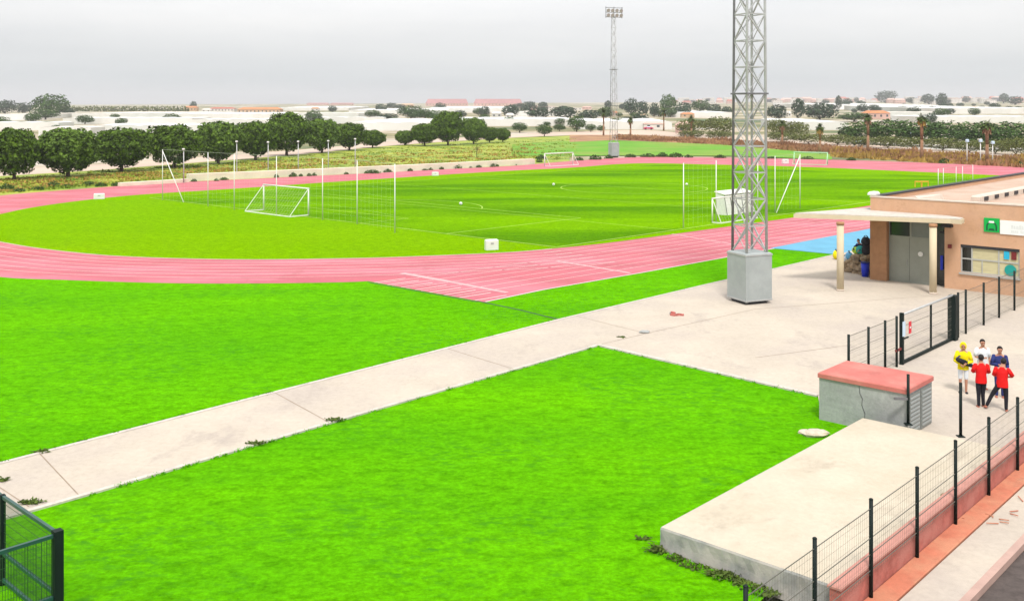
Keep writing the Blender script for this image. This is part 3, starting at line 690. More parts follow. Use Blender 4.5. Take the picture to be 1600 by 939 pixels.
nearM = G(1172, 474); phi = math.atan2(.39, .92)
lattice(nearM + Vector((0.05, .35, 0)), 1.26, .98, 30, phi, 20, 1.62, 'near lattice floodlight mast rising out of the picture from a grey steel cabinet', 'lattice floodlight masts', r=.072, dense=True)
lattice(GT(959, 245), 1.3, .7, 30, .35, 22, 1.75, 'far lattice floodlight mast with its lamp head against the sky', 'lattice floodlight masts', r=.05, cabz=3.0)

# --- goals
def goal(p, ang, w, h, dep, label, m='white', r=.06, group='football goals'):
    """mouth along local x from 0 to w, net behind towards local -y"""
    t = thing('football_goal', p, label, 'goal', group, ang)
    MB().tube((0, 0, 0), (0, 0, h), r, n=8).build('post', m, t, True); MB().tube((w, 0, 0), (w, 0, h), r, n=8).build('post', m, t, True)
    MB().tube((-r, 0, h), (w + r, 0, h), r, n=8).build('crossbar', m, t, True)
    b = MB(); b.bar((0, 0, .05), (0, -dep, .05), .1); b.bar((w, 0, .05), (w, -dep, .05), .1); b.bar((0, -dep, .05), (w, -dep, .05), .1); b.build('base_frame', m, t)
    MB().bar((0, -dep, .1), (0, 0, h), .05).build('stay', m, t); MB().bar((w, -dep, .1), (w, 0, h), .05).build('stay', m, t)
    n = MB(); k = .006
    for i in range(int(w / .45) + 1): x = min(w, i * .45); n.bar((x, 0, h), (x, -dep, .1), k)
    for j in range(1, 6): f = j / 6; n.bar((0, -dep * f, h - (h - .1) * f), (w, -dep * f, h - (h - .1) * f), k)
    n.build('net', 'white_net', t)
    return t
gA = G(412, 328.5); gB = G(482, 337); ang = math.atan2((gB - gA).y, (gB - gA).x)
goal(gA, ang, (gB - gA).length, 2.55, 2.1, 'white full size goal on the near end line, in front of the ball net', r=.07)
gS = G(1113, 348.5); goal(gS, math.atan2(GU.y, GU.x), 6.0, 2.15, .9, 'white seven a side goal beside the near lattice mast', r=.065)
gF = GT(851, 260); gF2 = GT(895, 257.5); goal(gF, math.atan2((gF2 - gF).y, (gF2 - gF).x) , (gF2 - gF).length, 2.2, 1.4, 'white goal parked on the far straight of the track', r=.09)
g4 = GT(1241, 256.5); g5 = GT(1293, 258); goal(g4, math.atan2((g5 - g4).y, (g5 - g4).x), (g5 - g4).length, 2.2, 1.0, 'pale green goal frame standing on the far curve', 'lightgreen', .09)
# --- ball stop nets
def ball_net(pts, h, brace, label, extra=()):
    P = [G(*q) for q in pts]; b0 = P[0]
    t = thing('ball_net', b0, label, 'ball net', 'ball stop nets behind the pitch')
    for p in P: d = p - b0; MB().tube(d, d + Z * h, .045, .04, 8).build('post', 'white', t, True)
    if brace: d = G(*brace[0]) - b0; e = P[brace[1]] - b0; MB().tube(d, e + Z * h * .97, .045, n=8).build('brace', 'white', t, True)
    n = MB()
    for a, b in zip(P, P[1:]):
        a = a - b0; b = b - b0; L = (b - a).length; k = max(2, int(L / .8))
        for i in range(k): q = a.lerp(b, i / k); n.bar(q + Z * .1, q + Z * h, .004)
        for j in range(1, 9): n.bar(a + Z * h * j / 8, b + Z * h * j / 8, .004 if j < 8 else .02)
    n.build('net', 'white_net', t)
    return t
ball_net([(254, 312.5), (325, 322.5), (366, 328), (432, 335.5), (504, 344), (558, 350.5), (617, 364)], 5.6, ((287, 316.5), 0), 'tall ball net with white posts behind the full size goal')
ball_net([(1068, 356), (1119, 347), (1184, 336.5), (1211, 332), (1250, 326)], 5.5, ((1213, 333), 4), 'tall ball net along the near touch line behind the small goal')
ball_net([(1466, 296), (1474, 295), (1494, 292), (1504, 290.5), (1520, 288)], 2.6, None, 'low row of white net posts at the far building end of the pitch')
for i, (x, y, top) in enumerate(((287, 286, 234), (370, 279, 222), (419, 276.5, 223), (466, 274, 222), (513, 271.5, 221), (555, 270, 218))):
    p = GT(x, y); H = px(y - top, p.y); t = thing('lamp_post', p, f'thin grey lamp post by the far cream wall, {ordinal(i)} from the left', 'lamp post', 'thin lamp posts by the far cream wall')
    MB().tube((0, 0, 0), (0, 0, H), .09, .06, 8).build('pole', 'galv', t, True); MB().bevbox(-.15, .15, -.25, .1, H - .02, H + .16, .05).build('lamp_head', 'white', t)
for i, (x, y, top) in enumerate(((1511, 255, 222), (1532, 256, 222), (1551, 257, 225))):
    p = GT(x, y); H = px(y - top, p.y); t = thing('lamp_post', p, f'pale post with a small head on the brown bank, {ordinal(i)} from the left', 'lamp post', 'pale posts on the brown bank')
    MB().tube((0, 0, 0), (0, 0, H), .11, .08, 8).build('pole', 'white', t, True); MB().bevbox(-.25, .25, -.3, .2, H - .02, H + .5, .1).build('lamp_head', 'bluewhite', t)
# --- dugout
dg = G(1136, 337); dg = dg + Vector((0, .0, 0)); t = thing('team_shelter', dg, 'white team shelter with clear panels behind the near lattice mast', 'dugout', None, math.atan2(GU.y, GU.x))
L_ = 4.9
MB().add([(0, 0, 0), (L_, 0, 0), (L_, .35, 1.9), (0, .35, 1.9), (0, .05, 0), (L_, .05, 0), (L_, .4, 1.9), (0, .4, 1.9)], [(0, 1, 2, 3), (7, 6, 5, 4), (0, 4, 5, 1), (1, 5, 6, 2), (2, 6, 7, 3), (3, 7, 4, 0)]).build('back_panel', 'white', t)
MB().hexa([(-.05, .2, 1.92), (L_ + .05, .2, 1.92), (L_ + .05, 1.4, 2.15), (-.05, 1.4, 2.15), (-.05, .2, 1.99), (L_ + .05, .2, 1.99), (L_ + .05, 1.4, 2.22), (-.05, 1.4, 2.22)]).build('roof', 'white', t)
for x in (0, L_ - .06): MB().hexa([(x, .06, 0), (x + .06, .06, 0), (x + .06, 1.1, 0), (x, 1.1, 0), (x, .41, 1.9), (x + .06, .41, 1.9), (x + .06, 1.2, 2.05), (x, 1.2, 2.05)]).build('side_panel', 'white', t)
MB().box(.2, L_ - .2, .5, .9, .40, .46).build('bench', 'door_frame', t)
for i in range(6): x = .02 + (L_ - .04) * i / 5; MB().bar((x, -.03, 0), (x, .32, 1.9), .05).build('post', 'galv_dark', t)
# --- white marker blocks, balls
for x, y, w, h, lab in ((155, 311.5, 17, 9, 'white marker block on the inner edge of the left curve'), (680, 275, 11, 6, 'white marker block on the inner edge of the far straight'), (768, 391, 22, 17, 'large white marker block at the pitch corner beside the near track'), (1227, 256, 11, 7, 'white marker block on the track of the far curve')):
    p = GT(x, y); D = p.y; a = px(w, D) / 2; hh = px(h, D)
    t = thing('marker_block', p, lab, 'marker block', 'white marker blocks along the track', .35)
    MB().bevbox(-a * .93, a * .93, -a * .35, a * .35, .03, hh, .07).build('body', 'white', t)
    MB().box(-a * .8, a * .8, -a * .25, a * .25, 0, .029).build('foot', 'gutter', t)
    MB().box(-a * .22, a * .22, -a * .35 - .012, -a * .35 - .002, hh * .55, hh * .72).build('hand_slot', 'galv', t)
for x, y, lab in ((720, 320.5, 'white ball lying in front of the dark band of the pitch'), (865, 290, 'white ball lying on the far half of the pitch'), (1073, 290, 'pale ball lying beside the near ball net post')):
    p = G(x, y, .02); mb = MB(); mb.ball((0, 0, .16), .17, n=12, m=8); o = mb.build('ball', 'white', None, True); o.location = p; tag(o, lab, 'ball', 'balls lying on the pitch')
t = thing('cone_stack', G(1440, 293), 'orange yellow training hurdles bundled on the pitch by the building', 'training gear')
for dx in (-.45, .45):
    mb = MB(); mb.bar((dx - .4, 0, .0), (dx - .4, 0, .7), .09); mb.bar((dx + .4, 0, 0), (dx + .4, 0, .7), .09); mb.bar((dx - .45, 0, .75), (dx + .45, 0, .75), .16); mb.build('hurdle', 'orange', t)
# --- platform
pF = G(1033, 823, .5); pB = G(1335, 650, .5)
t = thing('concrete_platform', (pF.x, pF.y, 0), 'wide raised cream concrete platform between the lawn and the red brick wall', 'platform', None, RZ)
wI = (pF.dot(V) - FV) - .34; lU = (pB - pF).dot(U)
n = 24; top = [];
mb = MB()
jag = [random.uniform(-.012, .012) for _ in range(n + 1)]; jag2 = [random.uniform(-.02, .02) for _ in range(n + 1)]
vs = []
for i in range(n + 1):
    x = wI * i / n; y0 = jag[i] * .5; vs += [(x, y0, .5), (x, y0 - .03, .46), (x, jag2[i] - .05, .22 + jag[i]), (x, jag2[i] - .1, -.1)]
fs = []
for i in range(n):
    for k in range(3): a = 4 * i + k; fs.append((a, a + 1, a + 5, a + 4))
mb.add(vs, fs)
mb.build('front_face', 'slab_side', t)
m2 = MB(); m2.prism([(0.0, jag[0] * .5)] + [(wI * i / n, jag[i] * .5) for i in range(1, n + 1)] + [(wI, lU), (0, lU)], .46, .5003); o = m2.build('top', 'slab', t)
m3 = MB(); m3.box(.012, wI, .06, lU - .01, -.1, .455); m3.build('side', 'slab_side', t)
# --- utility hut
hb = Vector((hutC.x, hutC.y, 0)); t = thing('utility_hut', hb, 'small grey utility hut with a flat red roof and louvred doors', 'hut', None, RZ)
hw, hl, hh = 2.83, 2.05, 1.36
MB().box(0, hw, 0, hl, -.1, hh).build('wall', 'grey_render', t)
MB().bevbox(-.03, hw + .04, -.05, hl + .05, hh + .001, hh + .16, .03).build('roof', 'red_slab', t)
cr = MB(); pts = [(1.33, -.004, 1.33), (1.36, -.004, 1.1), (1.44, -.004, .95), (1.42, -.004, .75), (1.52, -.004, .5), (1.5, -.004, .25)]
for a, b in zip(pts, pts[1:]): cr.bar(a, b, .022, .006)
cr.build('crack', 'gutter', t)
for y0 in (.12, 1.08):
    dm = MB(); dm.box(hw + .003, hw + .03, y0, y0 + .86, .05, 1.28); d = dm.build('door', 'grey_panel', t)
    for k in range(9):
        MB().box(hw + .031, hw + .05, y0 + .06, y0 + .80, .14 + k * .125, .20 + k * .125).build('louvre', 'box_grey', d)
MB().box(hw + .003, hw + .04, -.03, .09, 0, hh).build('corner_post', 'door_frame', t)
# ================================================================ FENCES
def mesh_panel(a, b, z0, z1, mb, step=.06, w=.004, folds=(), fw=.012):
    n = max(2, int((b - a).length / step))
    for i in range(n): q = a.lerp(b, i / n); mb.bar(q + Z * z0, q + Z * z1, w)
    for k in range(int((z1 - z0) / .2) + 1): z = z0 + k * .2; mb.bar(a + Z * z, b + Z * z, w)
    for z in folds: mb.bar(a + Z * z, b + Z * z, fw)
# front fence on the brick wall
fu0 = fenceP.dot(U)
us = [G(1433, 875).dot(U)]; sp_ = 2.45
fpx = [1165, 1273, 1361, 1433, 1493, 1545, 1590]
def u_at(x):    # where the fence line meets picture column x
    k = (x - CX) / FPX; p0 = UV(0, FV); return (k * p0.y - p0.x) / (U.x - k * U.y)
fus = [u_at(x) for x in fpx] + [u_at(1590) + 2.5, u_at(1590) + 5.0]
f0 = UV(fus[0], FV)
t = thing('mesh_fence', f0, 'dark green wire mesh fence standing along the low red brick wall', 'fence')
pp = [UV(u, FV) - f0 for u in fus]
for p in pp:
    po = MB().tube(p - Z * .1, p + Z * 2.05, .042, n=10).build('post', 'black_green', t, True)
    MB().ball(p + Z * 2.06, .046, .046, .03, 10, 6).build('cap', 'black_green', po, True)
for a, b in zip(pp, pp[1:]):
    mb = MB(); mesh_panel(a, b, .55, 1.9, mb, .1, .0028, (.62, .95, 1.28, 1.88), .013); mb.build('mesh_panel', 'wire', t)
# brick wall and footing
ws = local(f0, G(1318, 921, .66)).y; wl = fus[-1] - fus[0]
t = thing('brick_wall', f0, 'low red brick wall under the wire mesh fence', 'wall', None, RZ)
MB().box(-.30, -.08, ws, wl, -.1, .62).build('wall', 'brick', t)
MB().bevbox(-.34, -.05, ws - .03, wl, .621, .68, .02).build('coping', 'brick_top', t)
MB().bevbox(-.07, .42, ws - 14, wl, -.1, .07, .02).build('footing', 'footing', t)
# upper fence with gate
gp0 = G(1408, 571); gv = gp0.dot(V)
def u_on(x, v): k = (x - CX) / FPX; p0 = UV(0, v); return (k * p0.y - p0.x) / (U.x - k * U.y)
def fence_run(xs, label, h=2.0, name='mesh_fence', extra=()):
    q0 = UV(u_on(xs[0], gv), gv); t = thing(name, q0, label, 'fence', 'wire mesh fences beside the gate')
    P = [UV(u_on(x, gv), gv) - q0 for x in xs]
    for p in P: MB().tube(p - Z * .05, p + Z * h, .05, n=10).build('post', 'black_green', t, True)
    for a, b in zip(P, P[1:]):
        mb = MB(); mesh_panel(a, b, .12, h - .05, mb, .1, .004, (.2, .8, 1.4, h - .06), .012); mb.build('mesh_panel', 'wire', t)
    return t
fence_run([1326, 1357, 1383, 1401], 'wire mesh fence of four dark posts between the red roofed hut and the gate')
fence_run([1497, 1509, 1537, 1561, 1585, 1612, 1640], 'wire mesh fence of dark posts in front of the salmon building')
gx0, gx1 = u_on(1409, gv), u_on(1487, gv); L = gx1 - gx0; q0 = UV(gx0, gv)
t = thing('gate', q0, 'dark green metal gate with a pale handrail and small notices', 'gate', None, RZ)
MB().box(-.07, .07, -.07, .07, 0, 2.05).build('gate_post', 'black_green', t); MB().bevbox(-.17, .17, L - .02, L + .34, 0, 1.98, .04).build('gate_post', 'black_green', t)
fr = MB(); fr.bar((0, .08, .1), (0, L - .03, .1), .1); 
for k in (.5,): fr.bar((0, L * .56, .1), (0, L * .56, 1.93), .07)
fr.bar((0, .1, 1.0), (0, L * .12, 1.0), .05); fr.build('frame', 'black_green', t)
MB().tube((0, .05, 1.97), (0, L + .1, 1.97), .05, n=8).build('top_rail', 'galv', t, True)
mb = MB(); mesh_panel(Vector((0, .1, 0)), Vector((0, L, 0)), .12, 1.9, mb, .1, .004, (.5, 1.0, 1.5), .01); mb.build('mesh_panel', 'wire', t)
MB().box(.06, .08, .55, .78, 1.15, 1.62).build('notice', 'redsign', t); MB().box(.081, .083, .6, .73, 1.35, 1.42).build('notice_band', 'white', t)
MB().box(.075, .1, -.12, .12, 1.15, 1.72).build('notice', 'bluewhite', t)
MB().box(-.03, .03, -.6, -.08, .62, .70).build('latch_arm', 'maroon', t)
# single posts by the hut and platform corner
for x, top, lab, arm in ((1419, 2.02, 'dark post with a short side arm at the corner of the red roofed hut', True), (1501, 2.08, 'dark post standing alone at the far corner of the concrete platform', False)):
    p = G(x, 662 if x < 1450 else 681, .5 if x < 1450 else 0.45)
    t = thing('fence_post', (p.x, p.y, p.z - .02), lab, 'post'); MB().tube((0, 0, 0), (0, 0, top - .5), .045, n=10).build('post', 'black_green', t, True)
    MB().bevbox(-.1, .1, -.1, .1, 0, .03, .01).build('base_plate', 'black_green', t)
    if arm: MB().bar((0, 0, .78), (-.42, .02, .78), .07).build('side_arm', 'galv_dark', t)
# green fence corner at the near left
q1 = Vector((-8.74, 19.2, 0)); t = thing('green_fence', q1, 'thick dark green fence corner with angled rails by the near end of the walkway', 'fence', None, RZ)
Lf = 2.72
MB().box(-.085, .085, -.085, .085, -.05, 1.93).build('post', 'black_green', t)
MB().box(-Lf - .05, -Lf + .05, -.05, .05, -.05, 1.9).build('post', 'black_green', t); MB().box(-.05, .05, -Lf - .05, -Lf + .05, -.05, 1.9).build('post', 'black_green', t)
for z, m in ((1.86, 'rail'), (.68, 'rail'), (.12, 'rail')):
    MB().bar((-.09, 0, z), (-Lf + .05, 0, z), .065).build('rail', m, t); MB().bar((0, -.09, z - .02), (0, -Lf + .05, z - .02), .065).build('rail', m, t)
MB().bar((-Lf - .06, 0, 1.86), (-Lf - 2.5, 0, 1.86), .06).build('rail', 'rail', t)
mb = MB(); mesh_panel(Vector((-.09, .01, 0)), Vector((-Lf + .05, .01, 0)), .12, 1.83, mb, .05, .007, (), .01); mb.build('mesh_panel', 'mesh_green', t)
mb = MB(); mesh_panel(Vector((.0, -.1, 0)), Vector((.0, -Lf + .05, 0)), .12, 1.80, mb, .05, .007, (), .01); mb.build('mesh_panel', 'mesh_green', t)
# ================================================================ SALMON BUILDING
P0 = G(1360, 437); B = thing('sports_building', P0, 'salmon brick sports building with a cream canopy and a green sign', 'building', None, RZ)
WL, WD, WH = 15.0, 36.0, 4.86
w = MB()
w.box(4.25, 5.11, 0, .3, -.1, WH); w.box(5.11, 8.15, 0, .3, -.1, 1.0); w.box(5.11, 8.15, 0, .3, 2.55, WH); w.box(8.15, WL, 0, .3, -.1, WH)
w.box(.0, 4.25, .0, .3, 3.78, WH)                 # band above the entrance
w.box(.0, .3, .3, WD, -.1, WH); w.box(WL - .3, WL, .3, WD, -.1, WH); w.box(.3, WL - .3, WD - .3, WD, -.1, WH)
w.build('wall', 'salmon', B)
MB().box(.0, .98, -.06, .9, -.1, 3.78).build('pillar', 'pillar', B)
rf = MB().box(.3, WL - .3, .3, WD - .3, 4.45, 4.62).build('roof', 'salmon_roof', B)
pc = MB(); pc.box(-.03, WL, -.03, .36, WH + .002, WH + .07); pc.build('parapet_coping', 'ridge', B)
gt = MB(); gt.box(-.12, .34, .37, WD, WH + .002, WH + .09); gt.box(-.16, -.02, .37, WD, WH - .16, WH + .0); gt.build('gutter', 'gutter', B)
gt2 = MB(); gt2.bevbox(-.24, .2, .15, .9, WH + .1, WH + .30, .09); gt2.build('corner_cap', 'white', B)
nt_ = MB(); nt_.hexa([(2.35, .37, 4.63), (2.75, .37, 4.63), (2.75, 4.2, 4.63), (2.35, 4.2, 4.63), (2.45, .37, WH + .18), (2.65, .37, WH + .06), (2.65, 4.2, WH + .06), (2.45, 4.2, WH + .06)]); nt_.build('roof_kerb', 'ridge', rf)
for (x0, y0, y1) in ((4.6, 3.2, 26), (8.4, 3.2, 26), (12.0, 3.2, 26)):
    r = MB(); r.bevbox(x0, x0 + .5, y0, y1, 4.62, 5.02, .08); rb = r.build('roof_ridge', 'ridge', rf)
    for k in range(12):
        yy = y0 + .8 + k * 1.9
        MB().box(x0 + .502, x0 + .54, yy, yy + .7, 4.70, 4.92).build('vent', 'gutter', rb)
# canopy
def Lp(p): return local(P0, p)
cz = 4.08
ctop = [Lp(G(1240, 333.5, cz)), Lp(G(1300, 335.5, cz)), Lp(G(1380, 338.3, cz)), Lp(G(1440, 340.5, cz)), Lp(G(1485, 342, cz)), Lp(G(1502, 343.2, cz)), Lp(G(1507, 341, cz))]
ctop += [Vector((4.45, -.01, 0)), Vector((-.01, -.01, 0)), Vector((-.01, 4.2, 0))]
cv = MB(); cv.prism([(p.x, p.y) for p in ctop], cz - .26, cz - .03); cn = cv.build('canopy', 'cream', B)
ct = MB(); ct.prism([(p.x * .985 + .02, p.y * .98) for p in ctop], cz - .029, cz + .02); ct.build('canopy_sheet', 'concrete_kerb', cn)
for x, y in ((1313, 455), (1458, 460)):
    p = Lp(G(x, y)); c_ = MB().tube((p.x, p.y, 0), (p.x, p.y, cz - .27), .19, n=20).build('column', 'cream', B, True)
    MB().tube((p.x, p.y, .03), (p.x, p.y, .12), .215, n=20).build('column_foot', 'ridge', c_, True); MB().tube((p.x, p.y, cz - .42), (p.x, p.y, cz - .262), .215, n=20).build('column_head', 'pillar', c_, True)
# entrance doors
MB().box(.98, 4.25, .85, .95, 0, 3.78).build('entrance_back', 'dark_glass', B)
d = MB().box(1.05, 3.30, .30, .36, .14, 2.62).build('double_door', 'door', B)
dfm = MB(); dfm.box(1.0, 1.05, .28, .38, 0, 3.75); dfm.box(3.30, 3.38, .28, .38, 0, 3.75); dfm.box(1.05, 3.30, .28, .38, 2.62, 2.70); dfm.box(2.20, 2.30, .28, .38, 2.70, 3.75); dfm.box(1.05, 3.30, .27, .39, .03, .14); dfm.build('door_frame', 'door', B)
MB().box(2.17, 2.185, .296, .299, .14, 2.62).build('door_gap', 'gutter', d)
nz_ = MB(); nz_.tube((2.82, .24, 1.75), (2.82, .29, 1.75), .14, n=18); nz_.build('round_sign', 'white', d)
MB().tube((2.05, .26, 1.0), (2.05, .26, 1.35), .02, n=8).build('handle', 'galv', d)
MB().box(1.05, 2.20, .31, .35, 2.70, 3.75).build('transom_window', 'dark_glass', B); MB().box(2.30, 3.30, .31, .35, 2.70, 3.75).build('transom_panel', 'grey_panel', B)
MB().box(3.75, 4.22, .55, .60, 0, 3.0).build('niche_panel', 'dark_glass', B)  # dark panel filling the niche beside the doors
MB().box(3.80, 4.22, .53, .62, 3.03, 3.12).build('niche_bar', 'gutter', B)
MB().box(3.86, 4.0, .45, .53, .95, 1.75).build('blue_notice', 'bin', B)
s_ = MB(); s_.bevbox(4.45, 4.64, -.1, -.002, 2.28, 2.5, .02); s_.build('alarm_box', 'maroon', B)
lm = MB(); lm.box(4.5, 4.6, -.5, -.002, 3.66, 3.74); lm.bevbox(4.3, 4.85, -.75, -.35, 3.5, 3.68, .05); lm.build('wall_lamp', 'gutter', B)
# window
wf = MB(); x0, x1, z0, z1 = 5.11, 8.15, 1.0, 2.55
for a in (x0, x0 + .55, 7.05, x1 - .07): wf.box(a, a + .07, .06, .14, z0, z1)
for z in (z0, 1.74, z1 - .07): wf.box(x0 + .07, x1 - .07, .065, .135, z, z + .07)
W_ = wf.build('window', 'door_frame', B)
MB().box(x0 - .06, x1 + .06, -.09, .05, z0 - .09, z0 - .003).build('sill', 'door_frame', W_)
MB().box(x0 + .07, x0 + .55, .10, .11, z0 + .07, z1 - .07).build('pane', 'dark_glass', W_)
MB().box(x0 + .62, 7.05, .10, .11, z0 + .07, z1 - .07).build('blind', 'blind', W_); MB().box(7.12, x1 - .07, .10, .11, z0 + .07, z1 - .07).build('blind', 'blind', W_)
MB().box(6.2, 6.25, .07, .09, z0 + .07, 1.74).build('mullion', 'door_frame', W_)
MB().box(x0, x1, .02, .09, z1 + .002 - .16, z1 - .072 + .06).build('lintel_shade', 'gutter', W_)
MB().box(7.35, 7.62, .045, .055, 1.95, 2.38).build('poster', 'cyan', W_); MB().box(7.72, 7.98, .045, .055, 1.95, 2.38).build('poster', 'maroon', W_)
MB().tube((7.68, .05, 1.38), (7.68, .04, 1.38), .30, n=24).build('round_poster', 'teal', W_)
# signs
sg = MB(); sg.bevbox(6.36, 7.15, -.06, -.003, 3.36, 4.12, .01); S = sg.build('emblem_sign', 'sign_green', B)
em = MB()
for k, (r0, r1) in enumerate(((.20, .28),)):
    for i in range(14):
        a0 = R(180 * i / 14); a1 = R(180 * (i + 1) / 14); c = (6.755, 3.66)
        q = [(c[0] + math.cos(a) * r, -.064, c[1] + math.sin(a) * r) for a, r in ((a0, r0), (a0, r1), (a1, r1), (a1, r0))]
        em.add(q, [(0, 1, 2, 3)])
for xx in (6.475, 6.957): em.add([(xx, -.064, 3.44), (xx + .08, -.064, 3.44), (xx + .08, -.064, 3.66), (xx, -.064, 3.66)], [(0, 1, 2, 3)])
em.add([(6.58, -.065, 3.44), (6.93, -.065, 3.44), (6.86, -.065, 3.56), (6.65, -.065, 3.56)], [(0, 1, 2, 3)])
em.build('emblem', 'sign_dark', S)
MB().add([(6.6, -.066, 3.86), (6.9, -.066, 3.86), (6.87, -.066, 3.97), (6.63, -.066, 3.97)], [(0, 1, 2, 3)]).build('emblem_bar', 'sign_white', S)  # white bar in the upper part of the emblem
ws_ = MB(); ws_.bevbox(7.18, 11.4, -.05, -.003, 3.30, 4.04, .01); S2 = ws_.build('name_sign', 'sign_white', B)
xx = 7.75
while xx < 10.9:
    wd_ = random.uniform(.07, .13); MB().box(xx, xx + wd_, -.054, -.0505, 3.62, 3.62 + random.choice((.16, .2, .2))).build('letter', 'faint', S2); xx += wd_ + random.choice((.03, .03, .03, .13))
xx = 7.75
while xx < 10.2:
    wd_ = random.uniform(.05, .09); MB().box(xx, xx + wd_, -.054, -.0505, 3.42, 3.54).build('letter', 'faint', S2); xx += wd_ + random.choice((.025, .025, .1))
# rubble wall, bags and bin left of the pillar
rw = [G(1300, 421), G(1362, 437)]; ru = (rw[1] - rw[0]).normalized()
a = Vector(G(1298, 418)); b = Lp(a)
rwall = MB(); vs = []; n = 22
ra = G(1322, 424) ; rb_ = G(1362, 431); dirw = (rb_ - ra); dirn = Vector((dirw.y, -dirw.x, 0)).normalized()
for k in range(90):
    f = random.random(); zz = random.uniform(.02, 1.22) * min(1, .4 + 1.2 * f); c = ra + dirw * f + dirn * random.uniform(-.2, .25)
    rwall.ball(c - ra + Z * zz, random.uniform(.22, .38), random.uniform(.18, .3), random.uniform(.14, .24), 8, 5, .14)
rwo = rwall.build('rubble_wall', 'stone'); rwo.location = ra; tag(rwo, 'low brown rubble stone wall beside the brick pillar of the building', 'wall')
def blob(name, p, rx, ry, rz, m, lab, cat, group, strap=None):
    t = thing(name, p, lab, cat, group, random.uniform(0, 3)); mb = MB(); mb.ball((0, 0, rz * .95), rx, ry, rz, 14, 9, .05); mb.build('body', m, t, True)
    s = MB(); 
    for i in range(8): a0 = math.pi * i / 8; a1 = math.pi * (i + 1) / 8; s.bar((math.cos(a0) * rx * .6, 0, rz * 1.7 + math.sin(a0) * rz * .5), (math.cos(a1) * rx * .6, 0, rz * 1.7 + math.sin(a1) * rz * .5), .035)
    s.build('handle', strap or 'black', t); return t
bags = [(.20, .80, .34, .22, .24, 'skyblue', 'light blue bag lying lowest on the rubble wall'), (.06, .6, .22, .18, .2, 'whitecloth', 'pale grey bag beside the light blue one'), (.46, 1.22, .26, .2, .22, 'lime', 'bright lime green bag on the rubble wall'), (.64, 1.25, .28, .2, .26, 'teal', 'teal bag beside the lime green one'), (.90, 1.2, .36, .28, .36, 'black', 'big black sports bag against the brick pillar'), (.86, 1.75, .32, .26, .3, 'black', 'black rucksack piled on top of the big black bag')]
for f, z, rx, ry, rz, m, lab in bags: blob('bag', ra.lerp(rb_, f) + dirn * .18 + Z * z, rx, ry, rz, m, lab, 'bag', 'bags on the rubble wall')
blob('bag', G(1306, 405, .05) , .22, .2, .3, 'yellow', 'yellow bag behind the left canopy column', 'bag', 'bags on the rubble wall')
bp = G(1352, 433); t = thing('waste_bin', bp, 'blue waste bin beside the brick pillar', 'bin'); MB().tube((0, 0, .02), (0, 0, .85), .2, .25, 16).build('body', 'bin', t, True); MB().tube((0, 0, .85), (0, 0, .90), .27, .27, 16).build('rim', 'navy', t, True)
# debris on the plaza
t = thing('brick_pile', G(1061, 493.5, .03), 'few broken red bricks lying on the plaza', 'bricks')
for k in range(5):
    o = MB().bevbox(-.13, .13, -.06, .06, 0, .09, .01).build('brick', 'red_slab', t); o.location = (random.uniform(-.32, .32), random.uniform(-.1, .15), .0 if k < 4 else .09); o.rotation_euler.z = random.uniform(0, 3)
for k in range(2):
    o = MB().bevbox(-.1, .1, -.05, .05, 0, .1, .01).build('block', 'grey_render', t); o.location = (-.3 + .12 * k, .35, .0); o.rotation_euler.z = k
mb = MB(); mb.ball((0, 0, .05), .26, .14, .07, 9, 5, .15); o = mb.build('stone', 'grey_render'); o.location = G(1007, 520, .03); tag(o, 'flat grey stone lying on the plaza joint', 'stone')
mb = MB(); mb.ball((0, 0, .07), .42, .26, .12, 10, 6, .12); mb.ball((-.3, .2, .04), .2, .15, .08, 8, 5, .1); o = mb.build('stone', 'palestone'); o.location = G(1275, 680); tag(o, 'pale flat stone block on the lawn below the hut corner', 'stone')
mb = MB(); mb.ball((0, 0, .05), .16, .1, .08, 9, 5, .15); o = mb.build('stone', 'stone'); o.location = G(1479, 778, .5); tag(o, 'small dark stone on the platform by the fence', 'stone')
mb = MB()
for k in range(12):
    p = Vector((random.gauss(0, .35), random.gauss(0, .8), .0)); q = p + Vector((random.uniform(-.25, .25), random.uniform(-.3, .3), .03)); mb.bar(p, q, .018)
o = mb.build('dry_twigs', 'footing'); o.location = G(1562, 798, .05); o.rotation_euler.z = RZ; tag(o, 'dry reddish twig litter on the pavement by the footing', None, None, 'stuff')
